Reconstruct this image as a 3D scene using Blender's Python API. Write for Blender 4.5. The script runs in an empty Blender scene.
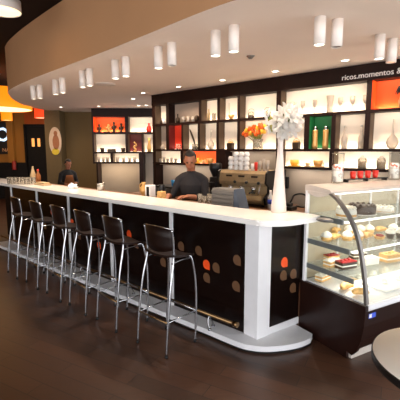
import bpy, bmesh, math, random
from mathutils import Vector, Matrix
random.seed(7)
SC = bpy.context.scene
COL = SC.collection
PI = math.pi

# ------------------------------------------------------------------ survey of the place
F = 370.0; PITCH = math.atan(50 / 370); EYE = 1.7
FW = Vector((0, math.cos(PITCH), -math.sin(PITCH))); UP = Vector((0, math.sin(PITCH), math.cos(PITCH)))
TH = math.atan2(-.663, .749)                      # the bar's direction
OX, OY = .40, 2.95                                # front right corner of the bar
UX = Vector((math.cos(TH), math.sin(TH))); WY = Vector((-math.sin(TH), math.cos(TH)))
CTH = math.atan2(.481, .877)                      # the pastry case's direction
CO = Vector((.94, 3.33, 0))
def BW(u, w, z=0):
    return Vector((OX + u * UX.x + w * WY.x, OY + u * UX.y + w * WY.y, z))
def CW(x, y, z=0):
    c, s = math.cos(CTH), math.sin(CTH)
    return Vector((CO.x + c * x - s * y, CO.y + s * x + c * y, z))
def ray(px, py):
    return Vector(((px - 200) / F, 0, 0)) + FW - UP * ((py - 200) / F)
def on_w(px, py, w):                              # sight line meets the plane w = const: (u, z)
    d = ray(px, py); n = WY.x * d.x + WY.y * d.y
    t = (OX * WY.x + OY * WY.y + w) / n
    p = d * t
    return ((p.x - OX) * UX.x + (p.y - OY) * UX.y, p.z + EYE)
def on_y(px, py, y):
    d = ray(px, py); t = y / d.y
    return (d.x * t, d.z * t + EYE)
def on_z(px, py, z):
    d = ray(px, py); t = (z - EYE) / d.z
    return Vector((d.x * t, d.y * t, z))
def to_bar(p):
    return ((p.x - OX) * UX.x + (p.y - OY) * UX.y, (p.x - OX) * WY.x + (p.y - OY) * WY.y)
def to_case(p):
    q = p - CO; c, s = math.cos(CTH), math.sin(CTH)
    return (q.x * c + q.y * s, -q.x * s + q.y * c)

# ------------------------------------------------------------------ materials
def lin(c):
    return tuple(((v / 255) / 12.92 if v / 255 <= .04045 else ((v / 255 + .055) / 1.055) ** 2.4) for v in c)
def mat(name, rgb, rough=.5, metal=0, var=.06, scale=12, spec=.5, emit=None, estr=0, trans=0, bump=0, coat=0, sss=0):
    m = bpy.data.materials.new(name); m.use_nodes = True
    nt = m.node_tree; b = nt.nodes['Principled BSDF']
    c = lin(rgb)
    tc = nt.nodes.new('ShaderNodeTexCoord')
    nz = nt.nodes.new('ShaderNodeTexNoise'); nz.inputs['Scale'].default_value = scale; nz.inputs['Detail'].default_value = 4
    nt.links.new(tc.outputs['Object'], nz.inputs['Vector'])
    rp = nt.nodes.new('ShaderNodeValToRGB')
    rp.color_ramp.elements[0].position = .3; rp.color_ramp.elements[1].position = .7
    rp.color_ramp.elements[0].color = tuple(v * (1 - var) for v in c) + (1,)
    rp.color_ramp.elements[1].color = tuple(min(1, v * (1 + var)) for v in c) + (1,)
    nt.links.new(nz.outputs['Fac'], rp.inputs['Fac'])
    nt.links.new(rp.outputs['Color'], b.inputs['Base Color'])
    b.inputs['Roughness'].default_value = rough; b.inputs['Metallic'].default_value = metal
    b.inputs['Specular IOR Level'].default_value = spec
    if coat: b.inputs['Coat Weight'].default_value = coat; b.inputs['Coat Roughness'].default_value = .08
    if sss: b.inputs['Subsurface Weight'].default_value = sss
    if trans: b.inputs['Transmission Weight'].default_value = trans
    if emit:
        b.inputs['Emission Color'].default_value = lin(emit) + (1,); b.inputs['Emission Strength'].default_value = estr
    if bump:
        bp = nt.nodes.new('ShaderNodeBump'); bp.inputs['Strength'].default_value = bump; bp.inputs['Distance'].default_value = .01
        nt.links.new(nz.outputs['Fac'], bp.inputs['Height']); nt.links.new(bp.outputs['Normal'], b.inputs['Normal'])
    return m
def glass(name, tint=(255, 255, 255), refl=.12, dens=0.0, body=(235, 235, 230), k=1.0):
    m = bpy.data.materials.new(name); m.use_nodes = True
    nt = m.node_tree; nt.nodes.clear()
    out = nt.nodes.new('ShaderNodeOutputMaterial')
    tr = nt.nodes.new('ShaderNodeBsdfTransparent'); tr.inputs['Color'].default_value = lin(tint) + (1,)
    gl = nt.nodes.new('ShaderNodeBsdfGlossy'); gl.inputs['Roughness'].default_value = .03
    fr = nt.nodes.new('ShaderNodeLayerWeight'); fr.inputs['Blend'].default_value = refl
    mx = nt.nodes.new('ShaderNodeMixShader')
    ml = nt.nodes.new('ShaderNodeMath'); ml.operation = 'MULTIPLY'; ml.inputs[1].default_value = k
    nt.links.new(fr.outputs['Fresnel'], ml.inputs[0]); nt.links.new(ml.outputs[0], mx.inputs['Fac']); nt.links.new(tr.outputs[0], mx.inputs[1]); nt.links.new(gl.outputs[0], mx.inputs[2])
    last = mx
    if dens:
        df = nt.nodes.new('ShaderNodeBsdfDiffuse'); df.inputs['Color'].default_value = lin(body) + (1,)
        m2 = nt.nodes.new('ShaderNodeMixShader'); m2.inputs['Fac'].default_value = dens
        nt.links.new(mx.outputs[0], m2.inputs[1]); nt.links.new(df.outputs[0], m2.inputs[2]); last = m2
    nt.links.new(last.outputs[0], out.inputs['Surface'])
    return m
def plank_floor():
    m = mat('floor_planks', (74, 47, 36), .32, var=.12, scale=3, spec=.5)
    nt = m.node_tree; b = nt.nodes['Principled BSDF']
    tc = nt.nodes.new('ShaderNodeTexCoord'); mp = nt.nodes.new('ShaderNodeMapping')
    mp.inputs['Rotation'].default_value = (0, 0, math.radians(28))
    br = nt.nodes.new('ShaderNodeTexBrick'); br.inputs['Scale'].default_value = 1
    br.inputs['Color1'].default_value = lin((74, 46, 30)) + (1,); br.inputs['Color2'].default_value = lin((59, 36, 23)) + (1,)
    br.inputs['Mortar'].default_value = lin((36, 22, 15)) + (1,)
    br.inputs['Brick Width'].default_value = 1.1; br.inputs['Row Height'].default_value = .14; br.inputs['Mortar Size'].default_value = .003
    wv = nt.nodes.new('ShaderNodeTexNoise'); wv.inputs['Scale'].default_value = 6; wv.inputs['Detail'].default_value = 6
    mp2 = nt.nodes.new('ShaderNodeMapping'); mp2.inputs['Rotation'].default_value = (0, 0, math.radians(28)); mp2.inputs['Scale'].default_value = (1, 9, 1)
    nt.links.new(tc.outputs['Object'], mp.inputs['Vector']); nt.links.new(mp.outputs[0], br.inputs['Vector'])
    nt.links.new(tc.outputs['Object'], mp2.inputs['Vector']); nt.links.new(mp2.outputs[0], wv.inputs['Vector'])
    mx = nt.nodes.new('ShaderNodeMixRGB'); mx.blend_type = 'OVERLAY'; mx.inputs['Fac'].default_value = .35
    nt.links.new(br.outputs['Color'], mx.inputs[1]); nt.links.new(wv.outputs['Fac'], mx.inputs[2])
    nt.links.new(mx.outputs[0], b.inputs['Base Color'])
    mr = nt.nodes.new('ShaderNodeMapRange'); mr.inputs['To Min'].default_value = .3; mr.inputs['To Max'].default_value = .48
    nt.links.new(wv.outputs['Fac'], mr.inputs['Value']); nt.links.new(mr.outputs[0], b.inputs['Roughness'])
    return m
M = dict(
    floor=plank_floor(),
    dark_ceiling=mat('dark_ceiling_paint', (30, 14, 6), .9, spec=.2),
    soffit=mat('canopy_paint', (242, 226, 212), .8, var=.02, scale=2),
    fascia=mat('fascia_paint', (186, 138, 96), .75, var=.03, scale=2),
    olive=mat('olive_wall', (104, 80, 38), .7, var=.05, scale=2),
    column=mat('column_plaster', (92, 74, 42), .7),
    yellow=mat('ochre_wall', (158, 106, 30), .7, var=.05, scale=1.5),
    orange_wall=mat('orange_wall', (190, 92, 24), .7),
    grey_wall=mat('grey_wall', (172, 158, 142), .6, var=.04, scale=4),
    dark_panel=mat('dark_panelling', (12, 7, 5), .6, spec=.25),
    wenge=mat('wenge_veneer', (32, 14, 8), .5, var=.25, scale=9, spec=.2),
    gloss_dark=mat('dark_gloss_laminate', (17, 7, 5), .24, var=.15, scale=6, spec=.28),
    case_dark=mat('case_dark_laminate', (34, 15, 10), .32, var=.15, scale=6, spec=.35),
    white_top=mat('white_solid_surface', (242, 238, 232), .22, var=.015, scale=5, coat=.2),
    white_post=mat('white_lacquer', (226, 226, 228), .35, var=.02),
    petal_orange=mat('orange_print', (240, 84, 30), .35),
    petal_brown=mat('brown_print', (98, 68, 44), .4),
    chrome=mat('chrome', (186, 188, 192), .16, 1, var=.03),
    brass=mat('brushed_brass_tube', (136, 108, 74), .3, 1),
    steel=mat('brushed_steel', (186, 178, 166), .4, .8, var=.03, scale=30),
    gold_steel=mat('warm_brushed_steel', (206, 180, 138), .32, .55, var=.12, scale=14),
    grey_metal=mat('grey_aluminium', (128, 124, 120), .4, .7),
    seat_wood=mat('dark_seat_veneer', (26, 12, 7), .42, var=.25, scale=14, spec=.3),
    black=mat('black_plastic', (18, 17, 17), .4),
    black_rub=mat('black_rubber', (12, 12, 12), .8),
    white=mat('white_glaze', (244, 240, 234), .25, var=.02),
    cream=mat('backlit_cream_panel', (236, 220, 202), .7, var=.02, scale=3),
    dim=mat('pale_taupe_panel', (176, 156, 138), .7, var=.03),
    orange=mat('orange_panel', (244, 84, 12), .6, var=.03),
    red=mat('red_panel', (214, 48, 18), .6, var=.05),
    dred=mat('dark_red_panel', (92, 14, 8), .6, var=.05),
    green=mat('green_panel', (14, 104, 50), .6, var=.08),
    tan_side=mat('tan_side_panel', (74, 54, 36), .6),
    led=mat('led_strip', (255, 240, 214), .5, emit=(255, 236, 206), estr=1.6),
    led_cool=mat('cool_led_strip', (255, 255, 250), .5, emit=(255, 248, 238), estr=1.6),
    lens=mat('lamp_lens', (255, 250, 240), .4, emit=(255, 238, 214), estr=9),
    lens_dim=mat('unlit_lamp_lens', (120, 96, 78), .4),
    lens_warm=mat('warm_lamp_lens', (255, 190, 140), .4, emit=(255, 150, 90), estr=1.4),
    lamp_white=mat('white_lamp_body', (236, 226, 216), .5, var=.01),
    shade=mat('orange_lampshade', (250, 140, 30), .7, emit=(255, 138, 14), estr=1.0),
    shade_red=mat('red_lampshade', (236, 84, 44), .7, emit=(255, 70, 30), estr=.8),
    diffuser=mat('lamp_diffuser', (255, 240, 210), .6, emit=(255, 226, 170), estr=1.6),
    glass=glass('clear_glass', (252, 253, 252), .1, k=.3),
    glassware=glass('pale_glassware', (246, 244, 238), .25, .28, (206, 194, 176)),
    frost=glass('frosted_glassware', (250, 246, 240), .25, .6, (214, 200, 184)),
    case_glass=glass('case_glass', (250, 252, 251), .06, k=.3),
    shelf_glass=glass('green_edge_glass', (246, 249, 248), .12, .14, (226, 228, 226), k=.5),
    case_back=mat('case_back_panel', (178, 166, 144), .35),
    skin=mat('skin', (158, 100, 70), .5, var=.04, sss=.1),
    hair=mat('dark_hair', (30, 20, 15), .55, var=.3, scale=60),
    shirt=mat('charcoal_shirt', (30, 25, 26), .8, var=.1, scale=30),
    trousers=mat('black_trousers', (20, 18, 18), .8),
    tan_cloth=mat('rust_apron', (150, 88, 40), .8, var=.1, scale=30),
    lip=mat('lip', (160, 84, 70), .5), eye=mat('eye', (30, 22, 18), .2),
    petal=mat('lily_petal', (252, 250, 246), .5, var=.02, sss=.1),
    stem=mat('green_stem', (104, 118, 50), .5, var=.2),
    leaf=mat('olive_leaf', (150, 142, 60), .5, var=.25),
    tulip=mat('orange_tulip', (236, 96, 20), .5, var=.25, scale=20),
    tulip_y=mat('yellow_tulip', (246, 176, 40), .5, var=.25, scale=20),
    gold=mat('gold_glaze', (206, 158, 92), .3, .3),
    yellow_cup=mat('yellow_glaze', (232, 178, 60), .3),
    red_glaze=mat('red_glaze', (222, 50, 34), .3),
    bronze=mat('dark_bronze', (58, 42, 26), .4, .4),
    tan=mat('tan_ceramic', (196, 166, 122), .5),
    brown=mat('brown_grain', (120, 84, 50), .7, var=.3, scale=60),
    blue=mat('blue_plastic', (34, 128, 186), .35),
    sticker=mat('blue_sticker', (70, 96, 214), .4),
    sponge=mat('cake_sponge', (222, 172, 104), .8, var=.2, scale=40, bump=.3),
    cream_f=mat('whipped_cream', (252, 246, 232), .6, var=.03, scale=30, bump=.3),
    choc=mat('dark_chocolate', (72, 52, 42), .4, var=.2, scale=30),
    pastry=mat('baked_pastry', (226, 178, 110), .6, var=.3, scale=30, bump=.4),
    jam=mat('red_jam', (160, 38, 40), .25),
    paper=mat('white_paper', (246, 244, 240), .8, var=.02),
    table=mat('cream_table_laminate', (250, 240, 224), .35, var=.03, scale=4),
    screen=mat('screen_glow', (20, 22, 26), .3),
    screen_img=mat('screen_image', (225, 240, 250), .4, emit=(190, 222, 250), estr=1.3),
    screen_txt=mat('screen_text', (200, 150, 110), .5, emit=(150, 96, 50), estr=.4),
    winlit=mat('lit_door_pane', (255, 190, 110), .5, emit=(255, 176, 90), estr=.8),
    oak=mat('brown_board', (112, 74, 44), .45, var=.2, scale=20),
    silverbox=mat('silver_plastic', (106, 103, 99), .4, .3),
    bluegrey=mat('blue_grey_plastic', (74, 84, 98), .35, .2),
)
def speckled(name, base, c1, c2):
    m = mat(name, base, .4); nt = m.node_tree; b = nt.nodes['Principled BSDF']
    tc = nt.nodes.new('ShaderNodeTexCoord'); v = nt.nodes.new('ShaderNodeTexVoronoi'); v.inputs['Scale'].default_value = 46
    nt.links.new(tc.outputs['Object'], v.inputs['Vector'])
    r = nt.nodes.new('ShaderNodeValToRGB'); r.color_ramp.interpolation = 'CONSTANT'
    e = r.color_ramp.elements; e[0].color = lin(base) + (1,); e[1].position = .55; e[1].color = lin(c1) + (1,)
    x = e.new(.8); x.color = lin(c2) + (1,); x = e.new(.9); x.color = lin(base) + (1,)
    nt.links.new(v.outputs['Color'], r.inputs['Fac']); nt.links.new(r.outputs['Color'], b.inputs['Base Color'])
    return m
def thin_petal():
    m = mat('lily_petal_thin', (250, 247, 242), .5, var=.02); nt = m.node_tree; b = nt.nodes['Principled BSDF']; out = nt.nodes['Material Output']
    tl = nt.nodes.new('ShaderNodeBsdfTranslucent'); tl.inputs['Color'].default_value = (.8, .78, .74, 1)
    mx = nt.nodes.new('ShaderNodeMixShader'); mx.inputs['Fac'].default_value = .4
    nt.links.new(b.outputs[0], mx.inputs[1]); nt.links.new(tl.outputs[0], mx.inputs[2]); nt.links.new(mx.outputs[0], out.inputs['Surface']); return m
M['petal'] = thin_petal()
M['case_top'] = mat('case_top_metal', (206, 196, 186), .4, .2)
M['bracket'] = mat('bracket_grey', (128, 130, 130), .4, .3)
M['candy'] = speckled('wrapped_candy', (240, 236, 228), (206, 196, 190), (206, 120, 100))

# ------------------------------------------------------------------ mesh helpers
def xf(bm, vs, mx):
    bmesh.ops.transform(bm, matrix=mx, verts=vs)
def box(bm, x0, x1, y0, y1, z0, z1, bev=0, mi=0):
    r = bmesh.ops.create_cube(bm, size=1); vs = r['verts']
    xf(bm, vs, Matrix.Translation(((x0 + x1) / 2, (y0 + y1) / 2, (z0 + z1) / 2)) @ Matrix.Diagonal((abs(x1 - x0), abs(y1 - y0), abs(z1 - z0), 1)))
    fs = set(f for v in vs for f in v.link_faces)
    for f in fs: f.material_index = mi
    if bev:
        es = list(set(e for v in vs for e in v.link_edges))
        r = bmesh.ops.bevel(bm, geom=es, offset=bev, segments=2, affect='EDGES', profile=.5)
        for f in r['faces']: f.material_index = mi
    return vs
def lathe(bm, prof, n=20, c=(0, 0, 0), mi=0, mx=None):
    rings = []; c = Vector(c); new = []
    for r, z in prof:
        if r < 1e-5:
            v = bm.verts.new(c + Vector((0, 0, z))); rings.append([v]); new.append(v)
        else:
            ring = [bm.verts.new(c + Vector((r * math.cos(2 * PI * i / n), r * math.sin(2 * PI * i / n), z))) for i in range(n)]
            rings.append(ring); new += ring
    for a, b in zip(rings, rings[1:]):
        for i in range(n):
            j = (i + 1) % n
            if len(a) == 1 and len(b) == 1: continue
            if len(a) == 1: f = bm.faces.new((a[0], b[j], b[i]))
            elif len(b) == 1: f = bm.faces.new((a[i], a[j], b[0]))
            else: f = bm.faces.new((a[i], a[j], b[j], b[i]))
            f.material_index = mi; f.smooth = True
    if mx: xf(bm, new, mx)
    return new
def smooth_path(pts, k=6):
    pts = [Vector(p) for p in pts]; out = []
    for i in range(len(pts) - 1):
        p0 = pts[max(i - 1, 0)]; p1 = pts[i]; p2 = pts[i + 1]; p3 = pts[min(i + 2, len(pts) - 1)]
        for j in range(k):
            t = j / k
            out.append(.5 * ((2 * p1) + (p2 - p0) * t + (2 * p0 - 5 * p1 + 4 * p2 - p3) * t * t + (3 * p1 - p0 - 3 * p2 + p3) * t ** 3))
    out.append(pts[-1]); return out
def tube(bm, pts, r, n=10, closed=False, mi=0, smooth=True, rads=None):
    pts = [Vector(p) for p in pts]
    rings = []; N = len(pts); ref = None
    for i, p in enumerate(pts):
        a = pts[(i - 1) % N] if (closed or i > 0) else pts[i]; b = pts[(i + 1) % N] if (closed or i < N - 1) else pts[i]
        t = (b - a).normalized()
        if ref is None: ref = Vector((0, 0, 1)) if abs(t.z) < .9 else Vector((1, 0, 0))
        s = t.cross(ref).normalized(); q = s.cross(t).normalized(); ref = q
        rr = rads[i] if rads else r
        rings.append([bm.verts.new(p + (s * math.cos(2 * PI * k / n) + q * math.sin(2 * PI * k / n)) * rr) for k in range(n)])
    prs = list(zip(rings, rings[1:])) + ([(rings[-1], rings[0])] if closed else [])
    for a, b in prs:
        for k in range(n):
            f = bm.faces.new((a[k], a[(k + 1) % n], b[(k + 1) % n], b[k])); f.smooth = smooth; f.material_index = mi
    if not closed:
        for rg, fl in ((rings[0], True), (rings[-1], False)):
            f = bm.faces.new(rg[::-1] if fl else rg); f.material_index = mi
def prism(bm, poly, z0, z1, mi=0, axis='z'):
    def P3(a, b, h):
        return {'z': (a, b, h), 'x': (h, a, b), 'y': (a, h, b)}[axis]
    lo = [bm.verts.new(P3(a, b, z0)) for a, b in poly]; hi = [bm.verts.new(P3(a, b, z1)) for a, b in poly]
    fs = [bm.faces.new(lo[::-1]), bm.faces.new(hi)]
    n = len(poly)
    for i in range(n): fs.append(bm.faces.new((lo[i], lo[(i + 1) % n], hi[(i + 1) % n], hi[i])))
    for f in fs: f.material_index = mi
    return lo + hi
def ball(bm, c, r, sc=(1, 1, 1), n=12, mi=0, rot=None):
    rr = bmesh.ops.create_uvsphere(bm, u_segments=n + 4, v_segments=n, radius=r); vs = rr['verts']
    mx = Matrix.Translation(c) @ (rot.to_4x4() if rot else Matrix()) @ Matrix.Diagonal((*sc, 1))
    xf(bm, vs, mx)
    for f in set(f for v in vs for f in v.link_faces): f.smooth = True; f.material_index = mi
    return vs
def NB(): return bmesh.new()
def P(name, bm, m, parent=None, loc=None, rz=0, label=None, flat=False):
    bmesh.ops.recalc_face_normals(bm, faces=bm.faces)
    me = bpy.data.meshes.new(name); bm.to_mesh(me); bm.free()
    for k in (m if isinstance(m, (list, tuple)) else [m]): me.materials.append(M[k] if isinstance(k, str) else k)
    o = bpy.data.objects.new(name, me); COL.objects.link(o)
    if parent: o.parent = parent
    if loc is not None: o.location = loc
    o.rotation_euler.z = rz
    if label: o['label'] = label
    return o
def tag(o, label, cat, group=None):
    o['label'] = label; o['category'] = cat
    if group: o['group'] = group
    return o
def T(name, label, cat, loc, rz=0, group=None):
    o = bpy.data.objects.new(name, None); COL.objects.link(o); o.empty_display_size = .05
    o.location = loc; o.rotation_euler.z = rz
    return tag(o, label, cat, group)
def S(name, bm, m, loc=None, rz=0):
    o = P(name, bm, m, None, loc, rz); o['kind'] = 'structure'; return o
def kids(o): return [c for c in COL.objects if c.parent == o]
def copy_tree(o, parent=None):
    c = o.copy(); COL.objects.link(c)
    if parent: c.parent = parent
    for ch in kids(o): copy_tree(ch, c)
    return c
def area(name, loc, rot, sx, sy, power, rgb):
    l = bpy.data.lights.new(name, 'AREA'); l.shape = 'RECTANGLE'; l.size = sx; l.size_y = sy; l.energy = power; l.color = lin(rgb)
    o = bpy.data.objects.new(name, l); COL.objects.link(o); o.location = loc; o.rotation_euler = rot; return o
def spot(name, loc, power, rgb, ang=80, blend=.6, r=.03, aim=(0, 0, -1)):
    l = bpy.data.lights.new(name, 'SPOT'); l.energy = power; l.color = lin(rgb); l.spot_size = math.radians(ang); l.spot_blend = blend; l.shadow_soft_size = r
    o = bpy.data.objects.new(name, l); COL.objects.link(o); o.location = loc
    o.rotation_euler = Vector(aim).to_track_quat('-Z', 'Y').to_euler(); return o
def point(name, loc, power, rgb, r=.05):
    l = bpy.data.lights.new(name, 'POINT'); l.energy = power; l.color = lin(rgb); l.shadow_soft_size = r
    o = bpy.data.objects.new(name, l); COL.objects.link(o); o.location = loc; return o

# ------------------------------------------------------------------ the setting
CEIL = 3.53; SOF = 2.75
bm = NB(); box(bm, -9, 6, -2.5, 14.5, -.12, 0); S('floor', bm, 'floor')
bm = NB(); box(bm, -9, 6, -2.5, 14.5, CEIL, CEIL + .12); S('ceiling', bm, 'dark_ceiling')
edge = smooth_path([(-2.6, 10.7, 0), (-3.75, 10.62, 0), (-4.19, 9.5, 0), (-3.98, 8.2, 0), (-3.62, 7.2, 0), (-3.38, 6.76, 0), (-3.0, 6.27, 0), (-2.37, 5.56, 0), (-1.09, 4.22, 0), (-.45, 3.52, 0), (.04, 2.98, 0), (.34, 2.72, 0), (.75, 2.54, 0), (1.2, 2.52, 0), (1.7, 2.72, 0), (2.4, 3.2, 0), (3.6, 4.2, 0)], 5)
poly = [(p.x, p.y) for p in edge] + [(3.6, 6.5), (1, 10.7)]
bm = NB(); lo = [bm.verts.new((x, y, SOF)) for x, y in poly]; bm.faces.new(lo)
n = len(poly); hi = [bm.verts.new((x, y, CEIL)) for x, y in poly]
for i in range(n):
    f = bm.faces.new((lo[i], lo[(i + 1) % n], hi[(i + 1) % n], hi[i])); f.material_index = 1; f.smooth = i < len(edge) - 1
o = S('trim_1', bm, ['soffit', 'fascia'])
o.data.set_sharp_from_angle(angle=math.radians(40))
# wall behind the bar, with the grey panel below the shelving
bm = NB(); box(bm, -4.0, 3.4, 2.62, 2.74, 0, SOF); S('wall_back', bm, 'grey_wall', BW(0, 0), TH)
bm = NB(); box(bm, -2.78, .6, 10.0, 10.12, 0, SOF); S('wall_rear', bm, 'grey_wall')
bm = NB(); box(bm, -3.78, -2.78, 10.5, 10.62, 0, CEIL); S('wall_olive', bm, 'olive')
bm = NB(); box(bm, -4.17, -3.76, 10.1, 10.6, 0, CEIL); S('wall_column', bm, 'column')
bm = NB(); box(bm, -9, -6.05, 13, 13.12, 0, CEIL); box(bm, -5.36, -4.2, 13, 13.12, 0, CEIL); S('wall_far', bm, 'yellow')
bm = NB(); box(bm, -6.05, -5.36, 12.99, 13.12, 2.56, CEIL); S('trim_2', bm, 'orange_wall')
bm = NB(); box(bm, -8.2, -6.05, 12.95, 13, 0, 1.27); S('trim_3', bm, 'dark_panel')
bm = NB(); box(bm, -6.6, -6.4, 12.8, 12.98, 1.27, CEIL, .01); S('trim_4', bm, 'yellow')
bm = NB(); box(bm, -9.12, -9, -2.5, 14.5, 0, CEIL); S('wall_left', bm, 'yellow')
bm = NB(); box(bm, -6.1, -5.3, 13.06, 13.11, 0, 2.57); dr = S('door_1', bm, 'dark_panel')
for x in (-5.86, -5.66):
    bm = NB(); box(bm, x, x + .09, 13.035, 13.06, 1.82, 2.1, .005); P('pane', bm, 'winlit', dr)
bm = NB(); box(bm, -6.09, -6.03, 12.96, 13.06, 0, 2.58); box(bm, -5.38, -5.32, 12.96, 13.06, 0, 2.58); box(bm, -6.03, -5.38, 12.96, 13.06, 2.52, 2.58); P('door_frame', bm, 'dark_panel', dr)

# ------------------------------------------------------------------ the bar
SLB, SLT = 1.10, 1.145
wt = T('bar_worktop', 'long white bar worktop with a rounded end beside the pastry case', 'worktop', BW(0, 0), TH)
fr = smooth_path([(-6.6, .0, 0), (-5, -.01, 0), (-3, -.02, 0), (-1.5, -.01, 0), (-.3, 0, 0), (0, .0, 0), (.1, .0, 0), (.19, .055, 0), (.275, .17, 0), (.335, .37, 0), (.358, .46, 0), (.36, .545, 0)], 5)
poly = [(p.x, p.y) for p in fr] + [(.30, .565), (.1, .60), (-.02, .5), (-.2, .42), (-6.6, .42)]
bm = NB(); prism(bm, poly, SLB, SLT)
es = [e for e in bm.edges if abs(e.verts[0].co.z - e.verts[1].co.z) < 1e-4]
bmesh.ops.bevel(bm, geom=es, offset=.012, segments=3, affect='EDGES')
P('top_slab', bm, 'white_top', wt)
bm = NB(); ball(bm, (.425, .482, 1.1225), .05, (1.5, .72, .44), 12); P('dimmed_tip', bm, 'grey_metal', wt, label='grey rounded tip of the white worktop, coloured as if dimmed by glass')  # worktop tip coloured grey for dimming by the case glass, no separate part

bb = T('bar_counter', 'dark glossy bar front with white posts and orange and brown petal dots', 'bar counter', BW(0, 0), TH)
PW = .14
def petal(bm, cx, cz, r, y, mi, axis='u', mx=None):
    pts = [(cx + r * math.cos(a), cz + 1.12 * r * math.sin(a)) for a in [i * PI / 12 for i in range(0, 19)]] + [(cx + r, cz - 1.12 * r)]
    vs = prism(bm, pts, y - .0015, y, mi, 'y')
    if mx: xf(bm, vs, mx)
posts = [-5.04, -4.07, -3.11, -2.11, -1.05]
ends = posts + [-.125]
orange_at = [(206.4, 264.5)]
dots = [(206.4, 264.5, 1), (216, 267.5, 2), (206.6, 277.5, 2), (198.5, 250.5, 2), (181, 246, 2), (237, 260, 2), (236, 286, 2),
        (154.5, 251, 1), (163, 262, 2), (147, 248, 2), (129, 234, 1), (120, 229, 2), (136, 244, 2), (99, 245, 1), (92, 233, 2), (72, 222, 1), (79, 236, 2), (45, 226, 2), (52, 212, 1)]
loc_d = [(*on_w(px, py, PW), k) for px, py, k in dots]
for i in range(5):
    a, b = posts[i] + .025, ends[i + 1] - (.025 if i < 4 else 0)
    bm = NB(); box(bm, a, b, PW, PW + .03, .07, SLB)
    for u, z, k in loc_d:
        if a < u < b: petal(bm, u, z, .042, PW, k)
    P('front_panel', bm, ['gloss_dark', 'petal_orange', 'petal_brown'], bb)
for u in posts:
    bm = NB(); box(bm, u - .025, u + .025, PW - .012, PW + .03, .07, SLB, .004); P('post', bm, 'white_post', bb)
# corner post and end panel
E0 = Vector((.023, .112)); ED = Vector((.127, .517)).normalized(); EN = Vector((ED.y, -ED.x))
bm = NB(); prism(bm, [(-.125, .13), tuple(E0), tuple(E0 + ED * .15), tuple(E0 + ED * .15 - EN * .12), (-.125, .2)], .07, SLB); P('corner_post', bm, 'white_post', bb)
ang = math.atan2(ED.y, ED.x)
mxe = Matrix.Translation((E0.x, E0.y, 0)) @ Matrix.Rotation(ang, 4, 'Z')
bm = NB(); vs = box(bm, .15, .54, .008, .03, .135, SLB); xf(bm, vs, mxe)
def on_end(px, py):
    d = ray(px, py); nn = Vector((UX.x * EN.x + WY.x * EN.y, UX.y * EN.x + WY.y * EN.y)); b0 = BW(E0.x, E0.y)
    t = (b0.x * nn.x + b0.y * nn.y) / (d.x * nn.x + d.y * nn.y); p = d * t; u, w = to_bar(p)
    return ((Vector((u, w)) - E0).dot(ED), p.z + EYE)
for px, py, k in ((285, 262.5, 1), (284, 275.6, 2), (294, 274, 2), (293.5, 288, 2)):
    x, z = on_end(px, py); petal(bm, x, z, .042, .008, k, mx=mxe)
P('end_panel', bm, ['gloss_dark', 'petal_orange', 'petal_brown'], bb)
bm = NB(); vs = box(bm, .15, .54, .002, .03, .07, .135); xf(bm, vs, mxe); P('skirting', bm, 'white_post', bb)
pl = smooth_path([(-5.3, -.10, 0), (-3.2, -.09, 0), (-1.5, -.06, 0), (-.5, -.035, 0), (-.1, -.03, 0), (.04, .0, 0), (.15, .07, 0), (.26, .2, 0), (.33, .33, 0), (.36, .45, 0)], 5)
bm = NB(); prism(bm, [(p.x, p.y) for p in pl] + [(.34, .53), (.13, .60), (-.1, .42), (-5.3, .42)], .022, .07); P('plinth', bm, 'white_post', bb)
bm = NB(); prism(bm, [(p.x * .995, p.y + .012) for p in pl] + [(.33, .52), (.13, .59), (-.1, .41), (-5.3, .41)], 0, .022); P('kick_strip', bm, 'black', bb)
bm = NB(); tube(bm, [(-5.2, -.01, .2), (-.15, .005, .2)], .016, 14); tube(bm, [(-.15, .005, .2), (-.105, .005, .2)], .024, 14)
rail = P('foot_rail', bm, 'brass', bb)
for u in (-4.55, -3.55, -2.6, -1.6, -.42):
    bm = NB(); tube(bm, smooth_path([(u, .0, .2), (u, .02, .155), (u, .05, .11), (u, .055, .07)], 4), .006, 8); tube(bm, smooth_path([(u, .0, .19), (u, -.02, .14), (u + .03, -.03, .09)], 4), .005, 8); lathe(bm, [(0, .07), (.018, .07), (.018, .078), (0, .08)], 12, (u, .055, 0)); lathe(bm, [(0, .071), (.016, .071), (.014, .085), (0, .09)], 12, (u + .03, -.03, 0)); P('rail_bracket', bm, 'chrome', rail)

# service counter behind the slab, back counter along the wall
bm = NB(); box(bm, -6.2, -.05, .43, .80, 1.05, 1.09, .004); sc_ = T('service_counter', 'brown working ledge behind the white bar worktop', 'counter', BW(0, 0), TH)
P('ledge_top', bm, 'oak', sc_); bm = NB(); box(bm, -6.15, -.1, .45, .78, 0, 1.05); P('cabinet', bm, 'dark_panel', sc_)
bc = T('back_counter', 'dark back counter along the wall under the lit shelving', 'counter', BW(0, 0), TH)
bm = NB(); box(bm, -3.83, .3, 1.75, 2.405, .88, .92, .004); P('countertop', bm, 'oak', bc)
bm = NB(); box(bm, -3.82, .28, 1.8, 2.405, .08, .88); P('cabinet', bm, 'dark_panel', bc)
bm = NB(); box(bm, -3.8, .26, 1.84, 2.4, 0, .08); P('plinth', bm, 'black', bc)

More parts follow.
